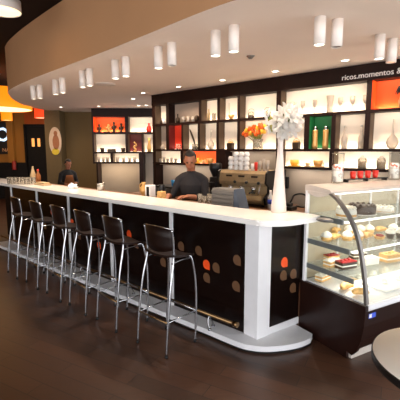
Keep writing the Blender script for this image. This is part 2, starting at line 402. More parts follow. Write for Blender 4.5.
# ------------------------------------------------------------------ bar stools
def stool():
    r = T('bar_stool', '', 'bar stool', (0, 0, 0), TH, 'bar stools along the bar')
    bm = NB(); nx, ny = 10, 10; g = []
    for lvl in (0, 1):
        g.append([[None] * (ny + 1) for _ in range(nx + 1)])
        for i in range(nx + 1):
            for j in range(ny + 1):
                s = i / nx * 2 - 1; t = j / ny * 2 - 1
                hw = .178 + .012 * math.cos(t * 1.4) - .03 * max(0, t - .6) / .4
                x = s * hw * (1 - .05 * t ** 4); y = .065 + t * .155 * (1 - .06 * s ** 4)
                z = .792 + .02 * s * s + .02 * max(0, -t) ** 2 - .03 * max(0, t) ** 2 + (.018 if lvl else 0)
                g[lvl][i][j] = bm.verts.new((x, y, z))
    for lvl in (0, 1):
        for i in range(nx):
            for j in range(ny):
                a = g[lvl]; f = bm.faces.new((a[i][j], a[i + 1][j], a[i + 1][j + 1], a[i][j + 1])); f.smooth = True
    for i in range(nx):
        for j in (0, ny): bm.faces.new((g[0][i][j], g[0][i + 1][j], g[1][i + 1][j], g[1][i][j]))
    for j in range(ny):
        for i in (0, nx): bm.faces.new((g[0][i][j], g[0][i][j + 1], g[1][i][j + 1], g[1][i][j]))
    P('seat', bm, 'seat_wood', r)
    bm = NB(); a = [[], []]; N = 12
    for i in range(N + 1):
        s = i / N * 2 - 1
        for lv in (0, 1):
            yb = -.035 * (1 - s * s) - .006 + .012 * lv
            top = 1.06 + .014 * (1 - s * s)
            a[lv].append([bm.verts.new((s * .162, y0 + yb, z)) for y0, z in ((-.06, .885 - .03 * (1 - s * s)), (-.062, .92), (-.068, .98), (-.082, top))])
    for lv in (0, 1):
        for i in range(N):
            for k in range(3): f = bm.faces.new((a[lv][i][k], a[lv][i + 1][k], a[lv][i + 1][k + 1], a[lv][i][k + 1])); f.smooth = True
    for i in range(N):
        for k in (0, 3): bm.faces.new((a[0][i][k], a[0][i + 1][k], a[1][i + 1][k], a[1][i][k]))
    for i in (0, N):
        for k in range(3): bm.faces.new((a[0][i][k], a[0][i][k + 1], a[1][i][k + 1], a[1][i][k]))
    P('backrest', bm, 'seat_wood', r)
    for s in (-1, 1):
        bm = NB(); tube(bm, smooth_path([(s * .185, -.175, .0), (s * .184, -.15, .3), (s * .176, -.105, .6), (s * .166, -.068, .76), (s * .164, -.058, .85), (s * .168, -.066, .96), (s * .17, -.082, 1.06)], 5), .0102, 10)
        L = P('leg', bm, 'chrome', r); bm = NB(); lathe(bm, [(0, 0), (.0135, 0), (.0135, .02), (0, .022)], 10, (s * .185, -.175, 0)); P('foot_cap', bm, 'black_rub', L)
        bm = NB(); tube(bm, smooth_path([(s * .185, .175, 0), (s * .183, .195, .25), (s * .172, .2, .55), (s * .15, .17, .77), (s * .12, .13, .785)], 5), .0098, 10)
        L = P('leg', bm, 'chrome', r); bm = NB(); lathe(bm, [(0, 0), (.0135, 0), (.0135, .02), (0, .022)], 10, (s * .185, .175, 0)); P('foot_cap', bm, 'black_rub', L)
        bm = NB(); tube(bm, [(s * .178, -.152, .29), (s * .181, .195, .29)], .007, 8); P('stretcher', bm, 'chrome', r)
        bm = NB(); tube(bm, smooth_path([(s * .166, -.08, .775), (s * .16, .05, .783), (s * .15, .165, .77)], 4), .008, 8); P('seat_rail', bm, 'chrome', r)
    bm = NB(); tube(bm, [(-.178, -.152, .29), (.178, -.152, .29)], .008, 8); P('stretcher', bm, 'brass', r)  # brass colour stands in for a brown reflection on the chrome bar
    bm = NB(); tube(bm, [(-.181, .195, .29), (.181, .195, .29)], .008, 8); P('stretcher', bm, 'chrome', r)
    bm = NB(); tube(bm, [(s * .17, -.082 - .035 * (1 - s * s), 1.062 + .014 * (1 - s * s)) for s in [i / 8 * 2 - 1 for i in range(9)]], .0055, 8); P('back_rail', bm, 'chrome', r)
    return r
st0 = stool()
lab = ['dark wood and chrome bar stool nearest the pastry case, largest in view', 'second chrome bar stool counted from the pastry case end', 'third chrome bar stool counted from the pastry case end',
       'fourth bar stool from the pastry case, third from the far end', 'fifth bar stool from the pastry case, last but one at the far end', 'bar stool at the far left end of the row, smallest in view']
for i, u in enumerate((-.625, -1.275, -1.81, -2.33, -2.89, -3.47)):
    o = st0 if i == 0 else copy_tree(st0)
    o.location = BW(u, -.35); o.rotation_euler.z = TH + (0.0, -.09, -.08, -.06, -.07, -.08)[i]; o['label'] = lab[i]

# ------------------------------------------------------------------ shelving behind the bar
WF, WB = 2.42, 2.58
RZ = [(2.195, 2.548), (1.715, 2.16), (1.462, 1.68)]
su = T('wall_shelving', 'dark wood wall shelving of lit niches with lettered header behind the bar', 'shelving', BW(0, 0), TH)
bm = NB(); box(bm, -3.92, 1.4, WF - .012, 2.615, 2.548, 2.748); P('header', bm, 'wenge', su)
for z0, z1, a, b in ((2.16, 2.195, -3.92, 1.4), (1.68, 1.715, -3.92, 1.4), (1.43, 1.462, -3.92, -2.25), (1.43, 1.462, -1.17, .36)):
    bm = NB(); box(bm, a, b, WF - .004, 2.615, z0, z1); P('shelf', bm, 'wenge', su)
dv = {0: [(-3.92, -3.84), (-3.53, -3.45), (-2.69, -2.655), (-2.28, -2.245), (-1.87, -1.84), (-1.17, -1.115), (.09, .135), (.72, .76), (1.36, 1.4)],
      1: [(-3.92, -3.84), (-3.535, -3.46), (-3.115, -3.09), (-2.715, -2.685), (-2.295, -2.262), (-1.867, -1.835), (-1.175, -1.11), (-.735, -.66), (-.335, -.295), (.09, .135), (.72, .76), (1.36, 1.4)],
      2: [(-3.92, -3.84), (-3.14, -3.09), (-2.315, -2.25), (-1.17, -1.1), (-.345, -.30)]}
dv = {r_: [(a_ - (.016 if b_ - a_ < .06 and a_ > -3.9 else 0), b_) for a_, b_ in v_] for r_, v_ in dv.items()}
backs = {0: ['cream', 'dim', 'cream', 'cream', 'cream', 'cream', 'orange', 'cream'],
         1: ['dim', 'red', 'cream', 'cream', 'cream', 'cream', 'cream', 'green', 'cream', 'cream', 'cream'],
         2: ['cream', 'orange', None, 'cream']}
lit = {0: [.45, .12, .9, .9, .8, .95, 1.0, 1], 1: [.25, .7, .7, .7, .7, 1.0, .7, .5, .8, .9, .6], 2: [.7, 1.0, 0, 1.0]}
LED_K = 1.7
def niche(u0, u1, z0, z1, bk, k, parent, org, rz, wf=WF, wb=WB, sidem=None):
    bm = NB(); box(bm, u0, u1, wb, wb + .015, z0, z1); P('back_panel', bm, bk, parent)
    if sidem:
        bm = NB(); box(bm, u0, u0 + .004, wf + .006, wb, z0, z1); P('side_lining', bm, sidem, parent)
    if k > .2:
        bm = NB(); box(bm, u0 + .01, u1 - .01, wb - .016, wb - .004, z0 + .001, z0 + .007); P('led_strip', bm, 'led', parent)
        c, s = math.cos(rz), math.sin(rz); x, y = (u0 + u1) / 2, wb - .03
        x2, y2 = (u0 + u1) / 2, wf + .03
        area('niche_top_fill', (org.x + c * x2 - s * y2, org.y + s * x2 + c * y2, z1 - .008), (math.radians(32), 0, rz), (u1 - u0) * .9, .02, LED_K * .55 * k * (u1 - u0), (255, 238, 212))  # added fill that evens out the back panel, no known lamp here
        area('niche_light', (org.x + c * x - s * y, org.y + s * x + c * y, z0 + .012), (math.radians(168), 0, rz), (u1 - u0) * .9, .02, LED_K * k * (u1 - u0), (255, 238, 212))
def fill(dvs, row, z0, z1):
    for i in range(len(dvs) - 1):
        if row == 2 and i == 2: continue
        bk = backs[row][i]
        side = {'red': 'dred', 'green': 'green', 'orange': 'orange'}.get(bk, 'tan_side')
        if (row, i) in ((0, 1),): side = None
        niche(dvs[i][1], dvs[i + 1][0], z0, z1, bk, lit[row][i], su, BW(0, 0), TH, sidem=side)
for row in (0, 1):
    z0, z1 = RZ[row]
    for a, b in dv[row]:
        bm = NB(); box(bm, a, b, WF, 2.615, z0, z1); P('divider', bm, 'wenge', su)
    fill(dv[row], row, z0, z1)
z0, z1 = RZ[2]
for a, b in dv[2]:
    bm = NB(); box(bm, a, b, WF, 2.615, z0, z1); P('divider', bm, 'wenge', su)
backs[2].insert(3, 'cream'); lit[2].insert(3, 1.0)
for i, (u0, u1) in enumerate(((-3.84, -3.156), (-3.09, -2.315), (-1.1, -.361), (-.30, .36))):
    niche(u0, u1, z0, z1, ['cream', 'orange', 'cream', 'cream'][i], [.6, 1.0, .9, 1.0][i], su, BW(0, 0), TH, sidem='tan_side')
for u0, u1 in ((-3.92, -3.84), (-2.25, -2.12), (-1.17, -1.1)):
    bm = NB(); box(bm, u0, u1, WF, 2.615, 0, 1.68 if u0 == -2.25 else 1.43); P('upright', bm, 'wenge', su)
for a, b, zz, k in ((-3.8, -2.3, 1.43, 1.0), (-2.08, -1.2, 1.68, .8), (-1.08, .34, 1.43, 1.2)):
    bm = NB(); box(bm, a + .05, b - .05, WF + .03, WF + .05, zz - .012, zz - .001); P('fill_strip', bm, 'steel', su)  # made-up body for the added fill, not a known fixture
    area('under_shelf_fill', BW((a + b) / 2, WF + .04, zz - .016), (math.radians(25), 0, TH), (b - a) * .9, .02, 1.3 * k * (b - a), (255, 236, 216))  # fill added to brighten the wall below the shelves
# lettering on the header
cu = bpy.data.curves.new('lettering', 'FONT'); cu.body = 'ricos.momentos &'; cu.size = .094; cu.extrude = .003
to = bpy.data.objects.new('lettering_text', cu); COL.objects.link(to)
dg = bpy.context.evaluated_depsgraph_get(); me = bpy.data.meshes.new_from_object(to.evaluated_get(dg))
bpy.data.objects.remove(to)
lo_ = bpy.data.objects.new('lettering', me); COL.objects.link(lo_); me.materials.clear(); me.materials.append(M['white'])
lo_.parent = su; lo_.rotation_euler = (PI / 2, 0, 0)
u_, z_ = on_w(341.5, 80.5, WF - .016); lo_.location = (u_, WF - .0165, z_); lo_['label'] = 'white lettering on the dark header'

# left shelving on the rear wall
ly = 9.6
lu = T('corner_shelving', 'smaller dark wall shelving far left with orange and red niches', 'shelving', (0, ly, 0), 0)
def lx(px): return (px - 200) / 370 * ly
def lz(py): return on_y(120, py, ly)[1]
R = lx(156)
bm = NB(); box(bm, lx(93.6), R, 0, .39, lz(116.7), SOF - .004); P('header', bm, 'wenge', lu)
rows = [(lz(131.9), lz(116.7)), (lz(151.8), lz(134)), (lz(162), lz(153.4))]
for a, b, x0, x1 in ((lz(134), lz(131.9), lx(93.6), R), (lz(153.4), lz(151.8), lx(93.6), R), (lz(163.6), lz(162), lx(93.6), lx(143.6))):
    bm = NB(); box(bm, x0, x1, 0, .39, a, b); P('shelf', bm, 'wenge', lu)
lc = [[(95.2, 126.2, 'orange', 1.2), (129.6, 156, 'cream', 1.2)], [(95.2, 126.2, 'cream', 1.0), (129, 142.2, 'dred', .8), (143.8, 156, 'cream', .6)], [(95.2, 111, 'cream', .9), (113.5, 139.2, 'cream', .9)]]
for (z0, z1), cells in zip(rows, lc):
    xs = [93.6] + [v for c in cells for v in c[:2]]
    pairs = [(93.6, 95.2)] + [(cells[i][1], cells[i + 1][0]) for i in range(len(cells) - 1)] + ([(139.2, 143.6)] if len(cells) == 2 and cells[1][1] < 150 else [])
    for a, b in pairs:
        bm = NB(); box(bm, lx(a), lx(b), .002, .39, z0, z1); P('divider', bm, 'wenge', lu)
    for a, b, bk, k in cells:
        niche(lx(a), lx(b), z0, z1, bk, k, lu, Vector((0, ly, 0)), 0, 0, .2, 'orange' if bk == 'orange' else 'tan_side')
for a, b in ((96.4, 98), (139.4, 143.4)):
    bm = NB(); box(bm, lx(a), lx(b), .02, .38, 0, lz(163.6)); P('upright', bm, 'wenge', lu)

area('under_shelf_fill', (lx(118), ly + .05, lz(163.6) - .03), (math.radians(25), 0, 0), 1.0, .03, 5, (255, 226, 190))  # added fill without a fixture, lifts the grey wall below the corner shelves
# ------------------------------------------------------------------ small vessels
def put(name, bm, m, label, cat, px, py, w=2.5, group=None):          # stands at the sight line's spot on depth w; bm has its base at z = 0
    u, z = on_w(px, py, w); return tag(P(name, bm, m, None, BW(u, w, z), TH), label, cat, group)
def sp(px, w): return on_w(px, 150, w)[0]
SH = [2.195, 1.715, 1.462]
def on_shelf(name, label, cat, px, row, w=2.5, group=None, rz=0):
    return T(name, label, cat, BW(sp(px, w), w, SH[row]), TH + rz, group)
def goblet_bm(h=.17, r=.028):
    bm = NB(); lathe(bm, [(0, 0), (r * .9, .0), (r * .85, .004), (.004, .01), (.0035, h * .45), (r * .6, h * .52), (r, h * .7), (r * .92, h), (r * .88, h), (r * .94, h * .7), (r * .5, h * .54), (0, h * .5)], 16); return bm
gb = None
for k, (px, lb) in enumerate(((291.5, 'stemmed glass at the left end of the long lit top niche'), (301, 'second stemmed glass from the left in the long lit niche'), (313, 'stemmed glass just left of the tall white vase on top shelf'),
                              (338, 'stemmed glass just right of the tall white vase on top shelf'), (350, 'second stemmed glass right of the tall white vase'), (362.5, 'stemmed glass at the right end of the long lit top niche'))):
    t = T('stemmed_glass', lb, 'glass', BW(sp(px, 2.49), 2.49, SH[0]), TH, 'stemmed glasses on the top shelf')
    P('bowl', goblet_bm(.19, .032), 'frost', t)
def vase(name, prof, m, lb, px, row, w=2.5, cat='vase', group=None, n=20):
    bm = NB(); lathe(bm, prof, n); return tag(P(name, bm, m, None, BW(sp(px, w), w, SH[row] + .001), TH), lb, cat, group)
vase('tall_vase', [(0, 0), (.042, 0), (.036, .06), (.036, .12), (.052, .225), (.048, .225), (.032, .12), (0, .02)], 'frost', 'tall flared white glass vase among the stemmed glasses on top shelf', 328, 0)
# top row, left niches
vase('small_bottle', [(0, 0), (.03, 0), (.032, .05), (.012, .08), (.01, .12), (0, .12)], 'bronze', 'small dark bottle in the leftmost top niche', 161.5, 0, cat='bottle')
vase('white_cup', [(0, 0), (.03, 0), (.036, .09), (.032, .09), (.026, .01), (0, .01)], 'white', 'small white cup in the leftmost top niche', 164.6, 0, cat='cup')
vase('dark_bottle', [(0, 0), (.038, 0), (.04, .08), (.014, .11), (.012, .16), (.016, .165), (0, .165)], 'bronze', 'dark round bottle at the left of the dim top niche', 178, 0, cat='bottle')
for px, lb in ((183.5, 'clear tumbler beside the dark bottle on the top shelf'), (188.5, 'middle clear tumbler in the dim top niche'), (193, 'right hand clear tumbler in the dim top niche')):
    vase('tumbler', [(0, 0), (.026, 0), (.034, .105), (.031, .105), (.024, .006), (0, .006)], 'frost', lb, px, 0, cat='glass', group='tumblers in the dim top niche')
vase('dark_jar', [(0, 0), (.034, 0), (.042, .05), (.034, .1), (.02, .112), (0, .115)], 'bronze', 'dark jar at the right edge of the dim top niche', 196.8, 0, cat='jar')
vase('tan_bottle', [(0, 0), (.026, 0), (.028, .12), (.012, .15), (.012, .2), (0, .2)], 'tan', 'slim tan bottle in the second bright top niche', 208.5, 0, cat='bottle')
vase('glass_cylinder', [(0, 0), (.034, 0), (.034, .12), (.031, .12), (.031, .006), (0, .006)], 'glassware', 'clear glass cylinder beside the slim tan bottle', 213.8, 0, cat='vase')
t = on_shelf('reed_bowl', 'gold footed bowl with one tall reed on the top shelf', 'bowl', 231, 0)
bm = NB(); lathe(bm, [(0, 0), (.03, 0), (.028, .012), (.045, .03), (.055, .075), (.05, .075), (.038, .03), (0, .02)], 20); P('bowl', bm, 'gold', t)
bm = NB(); tube(bm, smooth_path([(-.02, 0, .02), (-.045, 0, .15), (-.05, 0, .27)], 4), .003, 6); P('reed', bm, 'stem', t)
for px, lb in ((250.5, 'left domed glass jar above the orange tulips'), (266.5, 'right domed glass jar above the orange tulips')):
    t = on_shelf('domed_jar', lb, 'jar', px, 0, group='domed jars above the tulips')
    bm = NB(); lathe(bm, [(0, 0), (.05, 0), (.052, .07), (.04, .095), (.012, .105), (0, .107)], 20); P('body', bm, 'glassware', t)
    bm = NB(); lathe(bm, [(0, .004), (.043, .004), (.043, .05), (0, .055)], 16); P('contents', bm, 'brown', t)
    bm = NB(); tube(bm, [(.055 * math.cos(a), 0, .1 + .045 * math.sin(a)) for a in [i * PI / 10 for i in range(11)]], .003, 6); P('wire_handle', bm, 'bronze', t)
# dark plumes at the right edge, orange niche
t = on_shelf('plume_vase', 'white vase with dark drooping plumes in the orange niche', 'vase', 399.5, 0)
bm = NB(); lathe(bm, [(0, 0), (.04, 0), (.05, .08), (.03, .15), (.036, .18), (.03, .18), (.02, .15), (0, .02)], 18); P('pot', bm, 'tan', t)
bm = NB()
for k in range(22):
    a = k * 2.4; l = .06 + .05 * random.random()
    pts = smooth_path([(0, 0, .16), (l * .5 * math.cos(a), l * .2 * math.sin(a), .24 + .02 * random.random()), (l * math.cos(a), l * .3 * math.sin(a), .2 - .05 * random.random())], 4)
    tube(bm, pts, .01, 6, rads=[.004 + .009 * math.sin(PI * min(1, i / (len(pts) - 1) + .1)) for i in range(len(pts))])
P('plumes', bm, 'black', t)
# second row
vase('small_glass_pot', [(0, 0), (.036, 0), (.045, .04), (.03, .075), (.012, .09), (0, .095)], 'frost', 'small rounded glass pot in leftmost second row niche', 163, 1, cat='jar')
vase('grey_jar', [(0, 0), (.045, 0), (.052, .045), (.04, .09), (0, .1)], 'glassware', 'rounded grey glass jar in the red niche', 178.6, 1, cat='jar')
t = on_shelf('leaf_cube', 'glass cube holding one long dark leaf', 'vase', 195, 1)
bm = NB(); box(bm, -.042, .042, -.04, .04, 0, .09, .004); P('cube_glass', bm, 'glassware', t)
bm = NB(); box(bm, -.034, .034, -.033, .033, .004, .05); P('pebbles', bm, 'bronze', t)
bm = NB(); pts = smooth_path([(.01, 0, .03), (-.03, 0, .16), (-.1, 0, .3), (-.13, 0, .36)], 5); tube(bm, pts, .01, 6, rads=[.006 + .012 * math.sin(PI * i / (len(pts) - 1)) for i in range(len(pts))]); P('leaf', bm, 'bronze', t)
vase('bulb_vase', [(0, 0), (.028, 0), (.055, .03), (.062, .07), (.045, .12), (.016, .16), (.009, .22), (.01, .33), (.007, .33), (.006, .2), (0, .16)], 'frost', 'narrow necked white bulb vase in the middle of second row', 211, 1)
vase('bulb_vase', [(0, 0), (.03, 0), (.06, .03), (.07, .075), (.055, .125), (.018, .17), (.01, .23), (.011, .36), (.008, .36), (.007, .2), (0, .16)], 'frost', 'narrow necked white bulb vase at the right edge, below the orange niche', 391.7, 1)
def lidjar(lb, px, s=1.0):
    t = on_shelf('lidded_jar', lb, 'jar', px, 1)
    bm = NB(); box(bm, -.05 * s, .05 * s, -.04, .04, 0, .095 * s, .008); P('body', bm, 'bronze', t)
    bm = NB(); lathe(bm, [(.046 * s, .095 * s), (.046 * s, .103 * s), (.028 * s, .118 * s), (.008, .124 * s), (0, .13 * s)], 16); P('lid', bm, 'gold', t)
    bm = NB(); tube(bm, [(.05 * s * math.cos(a), 0, .1 * s + .05 * s * math.sin(a)) for a in [i * PI / 10 for i in range(11)]], .004, 6); P('wire_handle', bm, 'gold', t)
lidjar('black lidded jar with wire handle left of the orange tulips', 230.5, 1.05); lidjar('black lidded jar with gold handle right of the lilies', 296.2, 1.0)
# tulips
t = on_shelf('tulip_vase', 'clear glass vase of water under the orange and yellow tulips', 'vase', 257.5, 1, 2.49)
bm = NB(); lathe(bm, [(0, 0), (.078, 0), (.085, .02), (.07, .09), (.088, .15), (.084, .15), (.066, .09), (.078, .012), (0, .012)], 20); P('vase_glass', bm, 'glassware', t)
t = on_shelf('tulip_bunch', 'bunch of orange and yellow tulips in a glass vase', 'flowers', 257.5, 1, 2.49)
random.seed(3)
heads = [(a_ * 1.3 + .02, b_ * 1.16) for a_, b_ in [(-.19, .21), (-.15, .25), (-.16, .19), (-.11, .27), (-.10, .21), (-.06, .24), (-.05, .29), (0, .27), (.02, .22), (.06, .28), (.08, .23), (.04, .31), (-.02, .2), (.1, .29)]]
bm = NB()
for x, z in heads:
    y = random.uniform(-.07, -.01); tube(bm, smooth_path([(x * .12, 0, .016), (x * .3, y * .3, .12), (x * .9, y, z - .02)], 4), .0045, 6)
P('stems', bm, 'stem', t)
bm = NB()
for k in range(7):
    a = k * .9 - .3; pts = smooth_path([(0, 0, .1), (.06 * math.cos(a), -.02, .19), (.11 * math.cos(a), -.05, .2 + .03 * math.sin(a))], 4)
    tube(bm, pts, .01, 6, rads=[.003 + .011 * math.sin(PI * i / (len(pts) - 1)) for i in range(len(pts))])
P('leaves', bm, 'leaf', t)
for k, (x, z) in enumerate(heads):
    bm = NB(); ti = Matrix.Rotation(-x * 3, 3, 'Y')
    for q in range(6):
        a = q * PI / 3; ball(bm, Vector((x, -.04 + random.uniform(-.03, .02), z)) + Vector((math.cos(a) * .012, math.sin(a) * .012, 0)), .03, (.75, .75, 1.35), 6, rot=ti)
    P('tulip', bm, ['tulip', 'tulip_y', 'tulip'][k % 3], t)
# green niche shakers
for px, lb in ((314.5, 'left gold shaker with silver top in the green niche'), (325, 'right gold shaker with silver top in the green niche')):
    t = on_shelf('gold_shaker', lb, 'shaker', px, 1, group='shakers in the green niche')
    bm = NB(); lathe(bm, [(0, 0), (.038, 0), (.04, .05), (.034, .13), (.037, .24), (.034, .26), (0, .26)], 20); P('body', bm, 'gold', t)
    bm = NB(); lathe(bm, [(.03, .26), (.03, .275), (.024, .3), (.012, .312), (0, .314)], 18); P('cap', bm, 'chrome', t)
for px, lb in ((344, 'left clear bottle beside the green niche'), (360.5, 'right clear bottle, third niche from the right edge')):
    t = on_shelf('clear_bottle', lb, 'bottle', px, 1, group='clear bottles on the second shelf')
    bm = NB(); lathe(bm, [(0, 0), (.036, 0), (.038, .14), (.018, .2), (.013, .26), (.015, .28), (.011, .28), (.011, .2), (.03, .13), (0, .01)], 18); P('body', bm, 'frost', t)
    bm = NB(); lathe(bm, [(0, .28), (.016, .28), (.016, .3), (0, .305)], 12); P('stopper', bm, 'steel', t)
# third row
for k, px in enumerate((160.5, 164, 167.5, 171.5, 175.5)):
    vase('liqueur_glass', [(0, 0), (.024, 0), (.03, .075 + .02 * (k % 2)), (.027, .075 + .02 * (k % 2)), (.02, .006), (0, .006)], 'frost', ['small glass at the far left of the lowest lit niche', 'taller small glass, second in the lowest lit niche', 'middle small glass in the lowest left niche', 'taller small glass, fourth in the lowest left niche', 'small glass beside the barista in the lowest left niche'][k], px, 2, cat='glass', group='small glasses left of the barista')
def cup(px, s, m, lb, row=2, h=.075):
    s *= 1.35
    t = on_shelf('coffee_cup', lb, 'cup', px, row, 2.48, 'coffee cups on the lowest shelf')
    bm = NB(); lathe(bm, [(0, 0), (.055 * s, .0), (.07 * s, .012), (.066 * s, .014), (.03 * s, .008), (0, .008)], 20); P('saucer', bm, m, t)
    bm = NB(); lathe(bm, [(0, .008), (.025 * s, .009), (.044 * s, .03), (.048 * s, h + .02), (.044 * s, h + .02), (.036 * s, .03), (0, .02)], 20); P('cup_bowl', bm, m, t)
    bm = NB(); tube(bm, [(.046 * s + .02 * math.cos(a), 0, .05 + .02 * math.sin(a)) for a in [(-PI / 2) + i * PI / 8 for i in range(9)]], .004, 6); P('handle', bm, m, t)
cup(196.8, .75, 'yellow_cup', 'yellow cup beside the barista in the orange low niche'); cup(203.6, .4, 'tan', 'tiny tan cup in the middle of the orange low niche', h=.04); cup(210.5, 1, 'gold', 'gold cup at the right of the orange low niche')
cup(294.8, 1, 'yellow_cup', 'yellow cup and saucer just right of the white vase'); cup(308.2, .5, 'tan', 'tiny tan cup between the yellow cup and the amber cup', h=.04); cup(318.5, 1, 'gold', 'amber cup and saucer left of the candy jar')
for px, lb in ((363, 'left glass jar of tan grain above the red cups'), (382, 'right glass jar of tan grain near the photo edge')):
    t = on_shelf('grain_jar', lb, 'jar', px, 2, 2.49, 'grain jars above the red cups')
    bm = NB(); lathe(bm, [(0, 0), (.05, 0), (.052, .11), (.046, .125), (0, .126)], 20); P('jar_glass', bm, 'glassware', t)
    bm = NB(); lathe(bm, [(0, .004), (.045, .004), (.045, .09), (0, .095)], 18); P('grain', bm, 'tan', t)
    bm = NB(); lathe(bm, [(.046, .126), (.048, .135), (.02, .15), (.014, .165), (0, .17)], 18); P('lid', bm, 'frost', t)
# left unit contents
def on_left(name, bm, m, lb, cat, px, row, group=None, y=.09):
    return tag(P(name, bm, m, None, (lx(px) * (ly + y) / ly, ly + y, rows[row][0] + .001)), lb, cat, group)
for k, (px, h) in enumerate(((101, .2), (110, .2), (115.5, .26), (122.5, .22))):
    bm = NB(); lathe(bm, [(0, 0), (.045, 0), (.03, .02), (.05, h * .4), (.035, h * .6), (.02, h * .7), (.032, h * .85), (.02, h), (0, h)], 14)
    ball(bm, (.05, 0, h * .5), .022, (.8, .8, 2), 8); ball(bm, (-.05, 0, h * .45), .022, (.8, .8, 2), 8)
    on_left('figurine', bm, 'bronze' if k != 1 else 'gold', ['leftmost dark figurine in the orange niche', 'gold brown figurine, second in the orange niche', 'tallest dark figurine in the orange niche', 'dark figurine at the right of the orange niche'][k], 'figurine', px, 0, 'figurines in the orange niche')
bm = NB(); lathe(bm, [(0, 0), (.06, 0), (.075, .06), (.05, .13), (.02, .17), (.03, .22), (0, .22)], 16); on_left('red_vase', bm, 'red_glaze', 'red vase at the right of the bright corner niche', 'vase', 149.8, 0)
for k, px in enumerate((103.3, 123.8)):
    bm = NB(); lathe(bm, [(0, 0), (.05, 0), (.058, .1), (.05, .1), (.042, .02), (0, .02)], 14); on_left('small_pot', bm, 'bronze', ['small dark pot at the left under the figurines', 'small dark pot right of the long dark tray'][k], 'pot', px, 1, 'small pots under the figurines')
bm = NB(); box(bm, -.11, .11, -.05, .05, 0, .06, .008); box(bm, -.1, .1, -.04, .04, .06, .072); on_left('long_tray', bm, 'bronze', 'long low dark box between two small pots', 'box', 112.6, 1)
bm = NB(); tube(bm, smooth_path([(-.03, 0, .022), (.03, 0, .06), (-.03, 0, .12), (.04, 0, .17), (-.02, 0, .25)], 5), .02, 8); lathe(bm, [(0, 0), (.06, 0), (.05, .02), (0, .02)], 14); on_left('gold_sculpture', bm, 'gold', 'twisting gold sculpture in the small dark red niche', 'sculpture', 135.5, 1)
bm = NB(); lathe(bm, [(0, 0), (.05, 0), (.06, .1), (.03, .22), (.04, .36), (.03, .36), (.02, .22), (0, .02)], 14); on_left('amber_vase', bm, 'gold', 'tall amber vase half hidden by the large shelving', 'vase', 149.8, 1)
for k, px in enumerate((99.5, 104, 108, 118, 124, 130, 135)):
    bm = NB(); lathe(bm, [(0, 0), (.035, 0), (.05, .12), (.044, .12), (.03, .01), (0, .01)], 12)
    on_left('clear_tumbler', bm, 'frost', ['leftmost clear tumbler in the lowest corner niche', 'second clear tumbler in the lowest corner niche', 'third clear tumbler, beside the small divider', 'clear tumbler just right of the small divider', 'fifth clear tumbler in the lowest corner row', 'sixth clear tumbler in the lowest corner row', 'rightmost clear tumbler in the lowest corner row'][k], 'glass', px, 2, 'tumblers on the lowest corner shelf', .07)

# ------------------------------------------------------------------ espresso machine and its surroundings
BCZ = .92; MW = 2.05
u0 = on_w(220, 180, MW - .2)[0]; u1 = on_w(266, 180, MW - .2)[0]; W = (u1 - u0); uc = (u0 + u1) / 2
em = T('espresso_machine', 'wide brushed metal espresso machine below the shelving', 'coffee machine', BW(uc, MW, BCZ), TH)
h = W / 2
bm = NB(); box(bm, -h, h, -.16, .26, .10, .28, .012); P('rear_body', bm, 'gold_steel', em)
bm = NB(); prism(bm, [(-.22, .33), (-.2, .45), (-.17, .49), (.27, .49), (.27, .28), (-.2, .28)], -h, h, axis='x'); P('top_body', bm, 'gold_steel', em)
bm = NB(); prism(bm, [(-.25, .06), (-.27, .1), (-.25, .15), (-.16, .16), (.26, .16), (.26, .03), (-.2, .03)], -h + .03, h - .03, axis='x'); P('drip_tray', bm, 'gold_steel', em)
for s in (-1, 1):
    bm = NB(); prism(bm, [(-.24, .04), (-.26, .14), (-.17, .2), (-.17, .28), (-.24, .33), (-.22, .47), (-.17, .5), (.28, .5), (.28, .03)], s * (h + .001), s * (h + .03), axis='x'); P('side_panel', bm, 'black', em)
for x in (-.55, 0, .55):
    bm = NB(); box(bm, x * h - .05, x * h + .05, -.222, -.2, .4, .425, .003); P('badge', bm, 'bronze', em)
for x in (-.5, 0.0, .5):
    bm = NB(); lathe(bm, [(0, .2), (.036, .2), (.038, .27), (0, .28)], 16, (x * h, -.2, 0)); g_ = P('group_head', bm, 'chrome', em)
    bm = NB(); tube(bm, [(x * h, -.2, .205), (x * h + .02, -.33, .195)], .012, 8); lathe(bm, [(0, .175), (.03, .175), (.034, .205), (0, .207)], 14, (x * h, -.2, 0)); P('portafilter', bm, 'black', g_)
    bm = NB(); ball(bm, (x * h + .1, -.235, .33), .022, n=8); P('steam_knob', bm, 'black', em)
bm = NB(); tube(bm, smooth_path([(h * .82, -.22, .32), (h * .84, -.26, .24), (h * .8, -.27, .17)], 4), .006, 8); P('steam_wand', bm, 'chrome', em)
for s in (-1, 1):
    for y in (-.17, .2):
        bm = NB(); lathe(bm, [(0, 0), (.025, 0), (.02, .035), (0, .035)], 12, (s * h * .85, y, 0)); P('foot', bm, 'black_rub', em)
